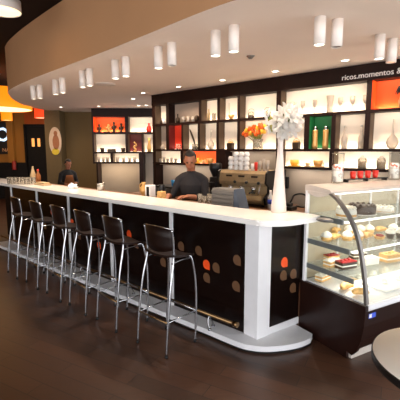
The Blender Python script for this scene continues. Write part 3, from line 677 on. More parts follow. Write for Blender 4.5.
# cups stacked on top: four rows of stacks
def stack_cup(m, loc, lb, grp):
    bm = NB(); lathe(bm, [(.03, 0), (.041, .01), (.043, .028), (.036, .055), (.026, .066), (0, .066)], 14)
    return tag(P('stacked_cup', bm, m, None, loc, TH), lb, 'cup', grp)
zt = BCZ + .49; c0 = None
ub = on_w(229, 170, MW - .1)[0]
for lv in range(4):
    for i in range(4):
        if lv == 3 and i == 0: continue
        p = BW(ub + .05 + i * .092, MW - .12, zt + .002 + lv * .0655)
        if c0 is None: o = c0 = stack_cup('white', p, '', 'white cups stacked on the espresso machine')
        else: o = c0.copy(); COL.objects.link(o); o.location = p
        o['label'] = ['bottom', 'second', 'third', 'top'][lv] + ' upturned white cup in the ' + ['leftmost', 'second', 'third', 'rightmost'][i] + ' front stack on the espresso machine'
for i, (px, m, lb, hh) in enumerate(((252.5, 'white', 'short white mug right of the stacked cups', .1), (256, 'red_glaze', 'red patterned mug on the espresso machine', .12), (260.2, 'frost', 'frosted glass right of the red mug', .14), (264, 'frost', 'tall frosted glass, second right of the red mug', .17), (267.6, 'frost', 'frosted glass at the right end of the espresso machine', .15))):
    u = on_w(px, 168, MW - .12)[0]; bm = NB(); lathe(bm, [(0, 0), (.02, 0), (.0235, hh), (.021, hh), (.018, .008), (0, .008)], 16)
    tag(P('drinking_glass' if i > 1 else 'mug', bm, m, None, BW(u, MW - .12, zt + .001), TH), lb, 'glass' if i > 1 else 'mug')
gr = T('coffee_grinder', 'black coffee grinder with bean hopper left of the espresso machine', 'grinder', BW(on_w(213.5, 180, MW)[0], MW, BCZ), TH)
bm = NB(); box(bm, -.09, .09, -.14, .14, 0, .06, .01); box(bm, -.075, .075, -.02, .13, .06, .36, .02); box(bm, -.05, .05, -.12, 0, .2, .28, .015); P('body', bm, 'black', gr)
bm = NB(); lathe(bm, [(.05, .36), (.055, .38), (.1, .48), (.1, .56), (.085, .575), (0, .58)], 18, (0, .05, 0)); P('hopper', bm, 'black', gr)
# silver till on the service ledge
up = on_w(226, 195, .6)[0]
ti = T('till_terminal', 'silver ribbed till housing with blue grey slanted side behind the bar', 'till', BW(up, .62, 1.09), TH)
wt_ = on_w(236, 195, .55)[0] - on_w(214, 195, .55)[0]
bm = NB(); prism(bm, [(-.09, 0), (-.075, .20), (-.06, .21), (.09, .21), (.12, 0)], -wt_ / 2, wt_ / 2, axis='x')
for k in range(4): vs = box(bm, -wt_ / 2, wt_ / 2, -.099 + k * .0036, -.08 + k * .0036, .02 + k * .047, .052 + k * .047, .004)
P('housing', bm, 'silverbox', ti)
bm = NB(); prism(bm, [(wt_ / 2 + .001, 0), (wt_ / 2 + .001, .215), (wt_ / 2 + .015, .215), (wt_ / 2 + .085, 0)], -.08, .08, axis='y'); P('side_screen', bm, 'bluegrey', ti)
for k, (px, hh, lb) in enumerate(((200, .12, 'small glass left in the trio beside the till'), (204.5, .1, 'middle small glass beside the till'), (209.5, .13, 'small glass touching the shade of the till'))):
    u = on_w(px, 198, .62)[0]; bm = NB(); lathe(bm, [(0, 0), (.022, 0), (.026, hh), (.024, hh), (.02, .008), (0, .008)], 16)
    tag(P('water_glass', bm, 'glassware', None, BW(u, .62, 1.091), TH), lb, 'glass', 'glasses beside the till')
t = T('spray_bottle', 'white bottle with blue label beside the tall white vase', 'bottle', BW(on_w(270.5, 195, 1.8)[0], 1.8, BCZ), TH)
bm = NB(); lathe(bm, [(0, 0), (.035, 0), (.036, .16), (.015, .2), (.014, .25), (0, .25)], 16); P('body', bm, 'white', t)
bm = NB(); lathe(bm, [(.0365, .07), (.0368, .07), (.0368, .13), (.0365, .13)], 16); P('label_band', bm, 'sticker', t)
# cable and tool right of the vase
t = T('wall_phone', 'black handset hanging on the grey wall above the cables', 'phone', BW(on_w(286, 188, 2.6)[0], 2.6, 1.2), TH)
bm = NB(); box(bm, -.045, .045, -.04, .018, -.08, .1, .012); P('base', bm, 'black', t)
bm = NB(); tube(bm, smooth_path([(.0, -.05, .13), (.0, -.075, .08), (.0, -.075, -.04), (0, -.05, -.1)], 4), .02, 8); P('handset', bm, 'black', t)
bm = NB(); tube(bm, smooth_path([(.03, -.2, .012), (.05, -.15, .10), (.2, -.35, .2), (.32, -.3, .2), (.42, -.2, .03), (.3, -.05, .012), (.1, -.1, .012), (.32, -.16, .012)], 6), .012, 8)
u = on_w(290, 205, 2.2)[0]; tag(P('power_cable', bm, 'black', None, BW(u, 2.3, BCZ), TH), 'black cable looped on the back counter right of the white vase', 'cable')
bm = NB(); box(bm, -.1, .1, -.08, .08, 0, .05, .01); box(bm, -.06, .06, -.05, .05, .05, .09, .01); tag(P('cable_box', bm, 'black', None, BW(u + .12, 1.9, BCZ), TH), 'low black box on the back counter right of the white vase', 'box')

# ------------------------------------------------------------------ things on and behind the bar at the left
def on_ledge(name, label, cat, px, w=.6, group=None, z=1.09): return T(name, label, cat, BW(on_w(px, 190, w)[0], w, z), TH, group)
t = on_ledge('jug_figure', 'ornate yellow glass jug left of the white box', 'jug', 143.8, .6)
bm = NB(); lathe(bm, [(0, 0), (.045, 0), (.02, .02), (.05, .07), (.056, .11), (.03, .15), (.022, .18), (.032, .2), (.026, .2), (.018, .18), (0, .1)], 16); P('body', bm, 'gold', t)
bm = NB(); tube(bm, smooth_path([(-.03, 0, .18), (-.075, 0, .16), (-.07, 0, .09), (-.05, 0, .07)], 4), .007, 8); P('handle', bm, 'gold', t)
t = on_ledge('napkin_box', 'small white upright box with dark opening on the ledge', 'box', 150.3, .62)
bm = NB(); box(bm, -.045, .045, -.05, .05, 0, .17, .004); P('shell', bm, 'white', t); bm = NB(); box(bm, -.015, .035, -.052, -.049, .03, .15); P('opening', bm, 'black', t)
bm = NB(); box(bm, -.04, .04, -.04, .04, 0, .12, .006); tag(P('tan_carton', bm, 'sponge', None, BW(on_w(161.5, 190, .52)[0], .52, 1.09), TH), 'tan carton on the ledge left of the barista', 'carton')
t = on_ledge('black_jug', 'small black milk jug behind the tan carton', 'jug', 161.8, .74)
bm = NB(); lathe(bm, [(0, 0), (.04, 0), (.045, .06), (.036, .14), (.042, .17), (.038, .17), (.03, .13), (0, .02)], 16); P('body', bm, 'black', t)
bm = NB(); tube(bm, smooth_path([(.036, 0, .15), (.07, 0, .13), (.07, 0, .07), (.044, 0, .05)], 4), .006, 8); P('handle', bm, 'black', t)
bm = NB(); lathe(bm, [(0, 0), (.03, 0), (.046, .1), (.042, .1), (.028, .008), (0, .008)], 16); u = on_w(173.5, 185, 1.95)[0]
kb = T('knock_drawer', 'dark low cabinet on the back counter carrying the blue cup', 'cabinet', BW(u - .1, 1.98, BCZ), TH)
b2 = NB(); box(b2, -.22, .22, -.18, .18, 0, .17, .008); P('body', b2, 'black', kb); b2 = NB(); box(b2, -.19, .19, -.186, -.181, .03, .14, .003); P('drawer_front', b2, 'grey_metal', kb)
tag(P('blue_cup', bm, 'blue', None, BW(u, 1.95, BCZ + .171), TH), 'bright blue cup beside the barista', 'cup')
bm = NB()
for i in range(5): vs = box(bm, -.06, .06, -.05, .05, i * .004, i * .004 + .003); xf(bm, vs, Matrix.Rotation(.12 * (i - 2), 4, 'Z'))
tag(P('paper_stack', bm, 'paper', None, BW(on_w(157, 193, .5)[0], .5, 1.091), TH), 'small loose stack of white papers on the ledge', 'papers')
# cloth and canister on the slab
p = on_z(72, 188.5, SLT); bm = NB(); r = bmesh.ops.create_icosphere(bm, subdivisions=4, radius=1)
from mathutils import noise
for v in bm.verts:
    d = .75 + .55 * noise.noise(v.co * 2.3 + Vector((3, 1, 2)))
    v.co = Vector((v.co.x * .115 * d, v.co.y * .08 * d, max(-.0, (v.co.z + .25) * .066 * d)))
for f in bm.faces: f.smooth = True
tag(P('crumpled_cloth', bm, 'paper', None, p + Vector((0, .03, .0)), TH), 'crumpled white cloth on the bar worktop in front of the far person', 'cloth')
p = on_z(101, 190.3, SLT); t = T('steel_canister', 'small steel canister on the bar worktop below the corner shelving', 'canister', p, TH)
bm = NB(); lathe(bm, [(0, 0), (.052, 0), (.052, .09), (.048, .09), (.048, .01), (0, .01)], 20); P('body', bm, 'steel', t)
bm = NB(); tube(bm, [(.053 * math.cos(a), .053 * math.sin(a), .09) for a in [i * 2 * PI / 20 for i in range(20)]], .004, 6, True); P('rim', bm, 'chrome', t)
gls = ['leftmost', 'second', 'third', 'fourth', 'fifth', 'sixth', 'seventh', 'rightmost']
for k in range(8):
    px = 9 + k * 3.6; p = on_z(px, 184.2 + .02 * k, SLT); bm = NB(); lathe(bm, [(0, 0), (.024, 0), (.029, .115), (.027, .115), (.022, .008), (0, .008)], 14)
    tag(P('bar_glass', bm, 'glassware', None, p, TH), gls[k] + ' clear glass in the row at the far end of the bar', 'glass', 'row of glasses at the far end of the bar')
t = T('amber_bottle', 'yellowish cone shaped bottle standing on the far end of the bar', 'bottle', on_z(33.5, 181.5, SLT), TH)
bm = NB(); lathe(bm, [(0, 0), (.05, 0), (.052, .1), (.03, .18), (.014, .24), (.014, .27), (0, .27)], 16); P('body', bm, 'tan', t)
t = T('sauce_bottle', 'rust red sauce bottle right of the cone shaped bottle', 'bottle', on_z(38.5, 182.3, SLT), TH)
bm = NB(); lathe(bm, [(0, 0), (.04, 0), (.042, .12), (.016, .17), (.014, .2), (0, .2)], 16); P('body', bm, 'tan_cloth', t)
bm = NB(); lathe(bm, [(0, .2), (.017, .2), (.015, .225), (0, .226)], 12); P('cap', bm, 'red_glaze', t)
bm = NB(); box(bm, -.16, .16, -.07, .07, 0, .02, .006); box(bm, -.13, .13, -.05, .05, .02, .045, .006); tag(P('serving_tray', bm, 'tan', None, on_z(43, 185, SLT) + Vector((0, 0, .001)), TH), 'low tan tray on the bar right of the sauce bottle', 'tray')

# tall vase and lilies
vb = on_z(278.5, 212.0, SLT)
bm = NB(); lathe(bm, [(0, 0), (.07, 0), (.068, .05), (.047, .25), (.034, .42), (.026, .52), (.022, .60), (.026, .66), (.031, .70), (.028, .70), (.022, .64), (.022, .52), (0, .3)], 28)
tag(P('floor_vase', bm, mat('vase_ceramic', (228, 214, 204), .35, var=.015), None, vb, TH), 'tall white vase tapering to a narrow neck on the bar end', 'vase').name = 'tall_white_vase'
t = T('lily_bouquet', 'bouquet of large white lilies standing in the tall white vase', 'flowers', vb)
def lily(bm, c, d, s):
    d = Vector(d).normalized(); q = d.to_track_quat('Z', 'Y').to_matrix()
    for k in range(6):
        a = k * PI / 3; rows_ = []
        for i in range(6):
            tt = i / 5; rad = s * (.15 + .95 * tt ** 1.1); zz = s * (.95 * math.sin(tt * 1.9)) * .75; wdt = s * .30 * math.sin(PI * (tt * .86 + .12))
            ca = Vector((math.cos(a), math.sin(a), 0)); sa = Vector((-math.sin(a), math.cos(a), 0))
            mid = ca * rad + Vector((0, 0, zz))
            rows_.append([bm.verts.new(Vector(c) + q @ (mid + sa * wdt * e + Vector((0, 0, .06 * s * abs(e))))) for e in (-1, 0, 1)])
        for r0, r1 in zip(rows_, rows_[1:]):
            for e in (0, 1):
                f = bm.faces.new((r0[e], r0[e + 1], r1[e + 1], r1[e])); f.smooth = True
    bmesh.ops.solidify(bm, geom=bm.faces[:], thickness=.0015)
random.seed(11)
lil = [(a_ + .015, b_, .70 + (c_ - .74) * .70, d_ * 1.08) for a_, b_, c_, d_ in [(-.02, -.05, .80, .07), (.06, -.03, .80, .07), (-.05, -.02, .88, .07), (.03, -.06, .88, .075), (.1, 0, .89, .07), (-.01, -.04, .96, .07), (.07, -.02, .98, .07), (.02, .03, 1.02, .06), (.11, .03, .97, .06), (-.09, 0, .82, .055), (.0, -.07, .74, .055), (.05, -.08, .93, .06)]]
bm = NB()
for x, y, z, s in lil: tube(bm, smooth_path([(0, 0, .45), (x * .15, y * .15, .68), (x, y, z)], 4), .005, 6)
tube(bm, smooth_path([(0, 0, .45), (-.02, 0, .7), (-.09, 0, .8), (-.125, -.01, .88)], 4), .005, 6)
P('stems', bm, 'stem', t)
for x, y, z, s in lil:
    bm = NB(); lily(bm, (x, y, z), (x * 5 + random.uniform(-.3, .3), -.8 + random.uniform(-.3, .3), (z - .86) * 4 + .2), s); L = P('lily', bm, 'petal', t)
bm = NB()
for c, sc, r in (((-.1, .0, .80), (.6, .2, 1.5), .4), ((-.08, -.02, .74), (.5, .2, 1.2), -.3)): ball(bm, c, .035, sc, 8, rot=Matrix.Rotation(r, 3, 'Y'))
P('leaf', bm, 'leaf', t)
for k, (x, z, r) in enumerate(((-.145, .86, -.25), (-.11, .88, .2), (-.13, .81, 0))):
    bm = NB(); ball(bm, (x, -.01, z), .014, (.8, .8, 3.0), 8, rot=Matrix.Rotation(r, 3, 'Y')); P('bud', bm, 'petal', t)

# ------------------------------------------------------------------ pastry case
pc = T('pastry_case', 'curved glass pastry display case with dark laminate base', 'display case', CO, CTH)
CL = 1.75; DK = .5
endp = [(0, 0), (-.55, 0), (-.55, .06), (-.60, .05), (-.64, .1), (-.675, .2), (-.695, .32), (-.703, .46), (-.70, DK), (0, DK)]
bm = NB(); prism(bm, endp, 0, .03, axis='x'); P('end_panel', bm, 'case_dark', pc)
fp = [(-.56, .1), (-.62, .1), (-.66, .2), (-.68, .32), (-.688, .455), (-.60, .455)]
bm = NB(); prism(bm, fp, .031, CL, axis='x'); P('front_panel', bm, 'case_dark', pc)
bm = NB(); box(bm, .031, CL, -.575, -.05, .0, .1); P('kick_plate', bm, 'case_top', pc)
bm = NB(); box(bm, .031, CL, -.56, -.0, .1, .455); P('cabinet_body', bm, 'case_dark', pc)
bm = NB(); prism(bm, [(-.705, .46), (-.71, .475), (-.705, .505), (-.68, .51), (-.03, .51), (-.03, .456), (-.69, .456)], .031, CL, axis='x'); P('deck', bm, 'white_post', pc)
gp = smooth_path([(-.70, .515, 0), (-.672, .70, 0), (-.625, .91, 0), (-.562, 1.08, 0), (-.465, 1.215, 0), (-.38, 1.295, 0), (-.30, 1.343, 0)], 5)
gp = [(p.x, p.y) for p in gp]
# end glass, front glass, curved frame
bm = NB(); prism(bm, gp + [(-.03, 1.343), (-.03, .515)], .012, .018, axis='x'); P('end_glass', bm, 'case_glass', pc)
bm = NB(); prism(bm, gp + [(a + .006, b - .004) for a, b in gp[::-1]], .03, CL, axis='x')
for f in bm.faces: f.smooth = len(f.verts) == 4
P('front_glass', bm, 'case_glass', pc)
bm = NB(); prism(bm, [(a - .008, b + .003) for a, b in gp] + [(a + .016, b - .01) for a, b in gp[::-1]], 0, .029, axis='x'); P('curved_frame', bm, 'grey_metal', pc)
bm = NB(); box(bm, 0, .03, -.05, -.02, .5, 1.345, .004); P('back_post', bm, 'white_post', pc)
tp = [(-.015, 1.342), (-.015, 1.39), (-.1, 1.392), (-.29, 1.37), (-.315, 1.352), (-.31, 1.338)]
bm = NB(); prism(bm, tp, 0, CL, axis='x'); P('top_panel', bm, 'case_top', pc)
dr_ = [(-.015, 1.341)] + [(-.015 - .29 * i / 10, 1.335 - .04 * math.sin(PI * i / 10)) for i in range(11)]
bm = NB(); prism(bm, dr_, .001, .011, axis='x'); P('end_valance', bm, 'case_top', pc)
for x in (.45, .9, 1.35):
    bm = NB(); box(bm, x - .012, x + .012, -.03, 0, .51, 1.34, .003); P('back_post', bm, 'white_post', pc)
for a, b in ((.03, .438), (.462, .888), (.912, 1.338)):
    bm = NB(); box(bm, a, b, -.018, -.012, .51, 1.34); P('back_door', bm, 'case_back', pc)
SHZ = [(1.135, -.45), (.905, -.53), (.675, -.58)]
for z, yf in SHZ:
    bm = NB(); box(bm, .035, CL, yf, -.04, z - .012, z, .002); s_ = P('glass_shelf', bm, 'shelf_glass', pc)
    bm = NB(); box(bm, .019, .034, yf + .02, -.04, z - .045, z, .003); P('shelf_bracket', bm, 'bracket', s_)
    bm = NB(); box(bm, .04, CL, yf + .003, yf + .022, z - .03, z - .013); P('shelf_light', bm, 'led_cool', s_)
bm = NB(); box(bm, .04, CL, -.29, -.26, 1.322, 1.338); P('top_light', bm, 'led_cool', pc)
d = ray(372.5, 318); 
bm = NB(); vs = box(bm, .06, .145, -.6895, -.6885, .385, .425); vs2 = box(bm, .065, .095, -.6905, -.6895, .39, .42, mi=1)
st_ = P('sticker', bm, ['sticker', 'white'], pc, label='small blue and white sticker'); 
for z, y in ((1.33, -.24), (1.11, -.3), (.855, -.36), (.64, -.4)):
    area('case_light', CW(CL / 2, y, z - .012), (0, 0, CTH), CL * .92, .05, 2.6 if z > .7 else 3.4, (255, 244, 226))
# contents
CG = 'pastries in the glass case'
def incase(name, label, cat, x, y, lvl, group=None, rz=0):
    z = (DK + .011) if lvl == 3 else SHZ[lvl][0] + .001
    return T(name, label, cat, CW(x, y, z), CTH + rz, group)
def plate(t, r): bm = NB(); lathe(bm, [(0, 0), (r * .7, 0), (r, .012), (r * .97, .015), (r * .68, .006), (0, .006)], 24); P('plate', bm, 'white', t)
def case_at(px, py, lvl):
    z = (DK + .011) if lvl == 3 else SHZ[lvl][0]; return to_case(on_z(px, py, z))
def rcake(label, px, py, lvl, r, h, side, top, dome=0):
    x, y = case_at(px, py, lvl); y = min(-.05 - r, max(y, (SHZ[lvl][1] if lvl < 3 else -.66) + r + .01)); x = max(x, .06 + r)
    t = incase('cake', label, 'cake', x, y, lvl); plate(t, r * 1.12)
    bm = NB(); lathe(bm, [(0, .007), (r, .007), (r * 1.01, h * .5), (r, h), (0, h)], 28); P('sponge', bm, side, t)
    bm = NB()
    if dome: lathe(bm, [(r * 1.005, h * .7), (r * 1.02, h), (r * .95, h + dome * .4), (r * .7, h + dome * .8), (r * .3, h + dome), (0, h + dome)], 28)
    else: lathe(bm, [(r * 1.01, h - .02), (r * 1.015, h + .004), (r * .97, h + .01), (0, h + .01)], 28)
    for k in range(12): ball(bm, (r * .8 * math.cos(k * PI / 6), r * .8 * math.sin(k * PI / 6), h + (.012 if not dome else dome * .65)), .014, n=6)
    P('icing', bm, top, t)
rcake('domed white cream cake at the left of the top case shelf', 342, 219, 0, .082, .045, 'sponge', 'cream_f', .055)
rcake('dark chocolate cake on white plate on the top case shelf', 376, 217, 0, .115, .075, 'choc', 'choc')
rcake('low pale cake at the right edge of the top case shelf', 405, 216, 0, .085, .04, 'sponge', 'cream_f')
def bun(label, px, py, lvl, kind, s=1.0):
    x, y = case_at(px, py, lvl); y = min(-.06, max(y, (SHZ[lvl][1] if lvl < 3 else -.66) + .05)); x = max(x, .09)
    if kind == 2: x = max(x, .125)
    nm = ['cream_puff', 'cupcake', 'croissant', 'fruit_tart'][kind]
    t = incase(nm, label, nm.replace('_', ' '), x, y, lvl, 'small pastries in the glass case', random.uniform(-.5, .5))
    bm = NB()
    if kind == 0:
        lathe(bm, [(0, 0), (.036 * s, 0), (.045 * s, .018 * s), (.04 * s, .034 * s), (0, .034 * s)], 14); P('base', bm, 'pastry', t)
        bm = NB(); lathe(bm, [(.04 * s, .034 * s), (.046 * s, .044 * s), (.034 * s, .066 * s), (.012, .08 * s), (0, .084 * s)], 12); P('cream_top', bm, 'cream_f', t)
    elif kind == 1:
        lathe(bm, [(0, 0), (.028 * s, 0), (.038 * s, .045 * s), (0, .045 * s)], 14); P('case_cup', bm, 'choc', t)
        bm = NB(); lathe(bm, [(.038 * s, .045 * s), (.044 * s, .055 * s), (.03 * s, .075 * s), (.01, .09 * s), (0, .095 * s)], 12); P('cream_top', bm, 'cream_f', t)
    elif kind == 2:
        pts = [(.055 * s * math.cos(a), .04 * s * math.sin(a) - .02, .032 * s) for a in [i * PI / 14 for i in range(15)]]
        tube(bm, pts, .02, 10, rads=[(.008 + .018 * math.sin(PI * i / 14) * (1 + .15 * (i % 2))) * s for i in range(15)]); P('roll', bm, 'pastry', t)
    else:
        lathe(bm, [(0, 0), (.035 * s, 0), (.045 * s, .025 * s), (.04 * s, .025 * s), (0, .02)], 14); P('crust', bm, 'pastry', t)
        bm = NB()
        for k in range(5): ball(bm, (.02 * s * math.cos(k * 1.257), .02 * s * math.sin(k * 1.257), .026 * s), .014 * s, n=6)
        P('berries', bm, 'jam', t)
random.seed(5)
row = ['leftmost', 'second', 'third', 'fourth', 'fifth', 'sixth', 'seventh', 'rightmost']
kn = ['cream puff', 'chocolate cupcake', 'croissant', 'berry tart']
for k, (px, kd) in enumerate(((325, 0), (336, 2), (347, 0), (358, 0), (368.5, 2), (379.5, 3), (390, 1), (400, 1))):
    bun(f'{kn[kd]} in front row of the second case shelf, {row[k]} along', px, 242 - k * .45 - 1, 1, kd, 1.05)
for k, (px, kd) in enumerate(((337, 2), (349, 0), (360, 0), (369, 0), (381, 2), (393, 0))):
    bun(f'{kn[kd]} in back row of the second case shelf, {row[k]} along', px, 234 - k * .3, 1, kd, 1.05)
def wedge(label, px, py, lvl, m1, m2, s=1.0, rz=0.):
    x, y = case_at(px, py, lvl); y = min(-.1, max(y, (SHZ[lvl][1] if lvl < 3 else -.66) + .07)); x = max(x, .13)
    t = incase('cake_slice', label, 'cake slice', x, y, lvl, 'cake slices in the glass case', rz)
    pts = [(-.07 * s, -.035 * s), (.07 * s, -.05 * s), (.075 * s, .03 * s), (-.065 * s, .04 * s)]
    bm = NB(); prism(bm, pts, .004, .022 * s); P('lower_sponge', bm, m1, t)
    bm = NB(); prism(bm, pts, .0222 * s, .032 * s); P('filling', bm, 'cream_f', t)
    bm = NB(); prism(bm, pts, .0322 * s, .052 * s); P('upper_sponge', bm, m1, t)
    bm = NB(); prism(bm, [(a * 1.02, b * 1.02) for a, b in pts], .0522 * s, .06 * s)
    for k in range(3): ball(bm, ((-.04 + .04 * k) * s, 0, .062 * s), .013 * s, n=6)
    P('topping', bm, m2, t)
wedge('red topped chocolate slice on the third case shelf', 345, 268, 2, 'choc', 'jam', 1.15)
wedge('yellow sponge slice left of the red topped slice', 331, 266, 2, 'sponge', 'cream_f', 1.0, .2)
wedge('layered sandwich slice at the right of the third case shelf', 389, 261, 2, 'sponge', 'pastry', 1.25)
wedge('pale slice on the third case shelf, between the red slice and sandwich', 368, 264, 2, 'cream_f', 'cream_f', 1.1)
wedge('brown chocolate slice behind the red topped slice on the third shelf', 357, 258, 2, 'choc', 'cream_f', 1.0, -.2)
wedge('small golden slice at the far left back of the third case shelf', 328, 259, 2, 'pastry', 'jam', .9)
wedge('white iced slice at the left end of the case floor', 322, 280, 3, 'sponge', 'cream_f', 1.0, .3)
for k, (px, py) in enumerate(((346, 291), (351, 285), (357, 297))):
    bun(['brown croissant on the case floor, left of three', 'brown croissant on the case floor, farthest back of three', 'brown croissant on the case floor, nearest the curved frame'][k], px, py, 3, 2, 1.1)
t = incase('paper_tray', 'large white paper tray on the floor of the case', 'tray', .78, -.40, 3)
bm = NB(); box(bm, -.42, .5, -.22, .2, 0, .008, .003); P('tray_sheet', bm, 'paper', t)
bm = NB(); tube(bm, [(-.42, -.22, .012), (.5, -.22, .012), (.5, .2, .012), (-.42, .2, .012)], .006, 6, True); P('tray_rim', bm, 'paper', t)
for k, (x, y) in enumerate(((.45, -.3), (.62, -.3), (.8, -.3), (.55, -.45), (.74, -.46), (.95, -.42))):
    t = T('meringue', ['back left', 'back middle', 'back right', 'front left', 'front middle', 'front right'][k] + ' white meringue on the paper tray', 'meringue', CW(x, y, DK + .0205), CTH, 'meringues on the paper tray')
    bm = NB(); lathe(bm, [(0, 0), (.04, 0), (.048, .012), (.036, .03), (.04, .034), (.022, .05), (.006, .062), (0, .064)], 14); P('swirl', bm, 'cream_f', t)
    if k > 3: bm = NB(); ball(bm, (0, 0, .06), .012, n=6); P('berry', bm, 'yellow_cup', t)

# on top of the case: candy jars, rack with red cups
TOPZ = 1.393
def jar(label, px, y=-.05):
    d = ray(px, 186); g = Vector((math.cos(CTH), math.sin(CTH))); e = Vector((-g.y, g.x))
    t_ = (CO.x * e.x + CO.y * e.y + y) / (d.x * e.x + d.y * e.y); x, yy = to_case(d * t_)
    t = T('candy_jar', label, 'jar', CW(x, y, TOPZ), CTH, 'candy jars on the pastry case')
    bm = NB(); lathe(bm, [(0, 0), (.052, 0), (.055, .01), (.055, .275), (.052, .275), (.052, .012), (0, .012)], 24); P('jar_glass', bm, 'glass', t)
    bm = NB(); lathe(bm, [(0, .014), (.05, .014), (.05, .16), (.035, .175), (0, .17)], 20); P('candy', bm, 'candy', t)
    bm = NB(); tube(bm, [(.054 * math.cos(a), .054 * math.sin(a), .275) for a in [i * 2 * PI / 24 for i in range(24)]], .004, 6, True); P('rim', bm, 'glassware', t)
    return x
jar('tall glass jar of wrapped candy at the left on the pastry case', 337)
jar('tall glass jar of wrapped candy at the right edge on the pastry case', 393)
def on_ct(px, y):
    d = ray(px, 186); g = Vector((math.cos(CTH), math.sin(CTH))); e = Vector((-g.y, g.x))
    t_ = (CO.x * e.x + CO.y * e.y + y) / (d.x * e.x + d.y * e.y); return to_case(d * t_)[0]
xa, xb = on_ct(344, -.03), on_ct(385, -.03)
rk = T('cup_rack', 'low black rack carrying the red cups on the pastry case', 'rack', CW(0, -.03, TOPZ), CTH)
bm = NB(); box(bm, xa, xb, -.03, .03, .02, .03, .002); P('shelf_bar', bm, 'black', rk)
for x in (xa + .02, (xa + xb) / 2, xb - .02):
    bm = NB(); box(bm, x - .006, x + .006, -.028, .028, 0, .02); P('leg', bm, 'black', rk)
for k, px in enumerate((352.4, 359.6, 367.2, 374.6)):
    t = T('red_cup', ['leftmost of four red cups on the black rack', 'second of four red cups on the black rack', 'third of four red cups on the black rack', 'rightmost of four red cups on the black rack'][k], 'cup', CW(on_ct(px, -.03), -.03, TOPZ + .031), CTH, 'red cups on the black rack')
    bm = NB(); lathe(bm, [(0, 0), (.022, 0), (.027, .025), (.028, .07), (.025, .07), (.022, .01), (0, .01)], 16); P('cup_body', bm, 'red_glaze', t)
    bm = NB(); lathe(bm, [(.0285, .058), (.03, .064), (.0285, .07)], 16); P('rim', bm, 'red_glaze', t)

# ------------------------------------------------------------------ round table in the corner
tb = T('round_table', 'round cream table with dark edge in the lower right corner', 'table', (1.155, 1.56, 0), 0)
bm = NB(); lathe(bm, [(0, .738), (.338, .738), (.34, .742), (.338, .748), (0, .75)], 56); P('top_surface', bm, 'table', tb)
bm = NB(); lathe(bm, [(0, .7), (.335, .7), (.345, .71), (.345, .738), (.341, .745), (.339, .738), (0, .737)], 56); P('edge_band', bm, 'black', tb)
bm = NB(); lathe(bm, [(.03, .02), (.03, .69), (.09, .7)], 20); P('pedestal', bm, 'black', tb)
bm = NB(); lathe(bm, [(0, 0), (.22, 0), (.22, .012), (.05, .03), (0, .03)], 32); P('base', bm, 'black', tb)

# ------------------------------------------------------------------ lamps
prs = [(-2.76, 6.32, 1), (-2.62, 6.23, 1), (-2.19, 5.79, 1), (-2.03, 5.64, 1), (-1.58, 5.15, 1), (-1.45, 5.03, 1), (-1.0, 4.54, 1), (-.85, 4.4, 1), (-.43, 3.98, 1), (-.28, 3.84, 0), (.14, 3.47, 1), (.29, 3.33, 1), (.96, 3.12, 1), (1.12, 3.18, 0), (1.66, 3.58, 1), (1.84, 3.71, 2)]
pn = ['farthest pair, at the canopy tip', 'second pair from the canopy tip', 'third pair from the canopy tip', 'fourth pair from the canopy tip', 'fifth pair from the tip', 'pair above the espresso machine', 'pair above the white lilies', 'pair at the right photo edge']
for k, (x, y, on) in enumerate(prs):
    t = T('ceiling_spot', ('left' if k % 2 == 0 else 'right') + (' unlit' if not on else '') + ' white cylinder spot of the ' + pn[k // 2], 'spotlight', (x, y, SOF), 0, 'white cylinder spots under the canopy')
    bm = NB(); lathe(bm, [(0, -.0), (.046, 0), (.046, -.215), (.041, -.215), (.041, -.2), (0, -.199)], 22); P('cylinder', bm, 'lamp_white', t)
    bm = NB(); lathe(bm, [(0, -.206), (.0405, -.206), (.0405, -.203), (0, -.203)], 20); P('lens', bm, ['lens_dim', 'lens', 'lens_warm'][on], t)
    if on == 1: spot('spot_beam', (x, y, SOF - .225), 36, (255, 232, 208), 95, .8, .04)
dn = [(-3.43, 9.34), (-2.44, 9.13), (-1.38, 7.85), (-1.05, 7.05), (-1.46, 9.03), (-1.27, 8.93), (-.36, 6.38), (.34, 5.79), (1.01, 5.15), (1.71, 4.54)]
dl = ['recessed light nearest the olive column', 'recessed light above the corner shelving header', 'recessed light mid canopy left of the large shelving', 'recessed light at the left end of the large shelving', 'left recessed light of the close pair by the rear wall', 'right recessed light of the close pair by the rear wall',
      'recessed light above the barista', 'recessed light above the espresso machine', 'recessed light left of the lettering, above the lilies', 'recessed light just above the white lettering']
for k, (x, y) in enumerate(dn):
    t = T('recessed_light', dl[k], 'ceiling light', (x, y, SOF), 0, 'recessed lights in the canopy')
    bm = NB(); lathe(bm, [(.055, -.0), (.055, -.006), (.042, -.008), (.042, 0)], 22); P('trim_ring', bm, 'lamp_white', t)
    bm = NB(); lathe(bm, [(0, -.004), (.042, -.004), (.042, -.001), (0, -.001)], 20); P('lens', bm, 'lens', t)
    spot('recessed_beam', (x, y, SOF - .02), 42, (255, 230, 204), 140, .8, .04)
bm = NB(); lathe(bm, [(0, -.03), (.02, -.03), (.035, -.012), (.05, 0), (0, 0)], 16); tag(P('smoke_sensor', bm, 'grey_metal', None, (.57, 4.35, SOF)), 'small grey sensor on the white canopy', 'sensor')
bm = NB(); lathe(bm, [(0, -.012), (.08, -.012), (.085, -.006), (.11, -.014), (.115, -.006), (.15, -.012), (.16, 0), (0, 0)], 28); tag(P('air_vent', bm, 'lamp_white', None, (-1.52, 6.14, SOF)), 'round white air vent on the canopy', 'vent')
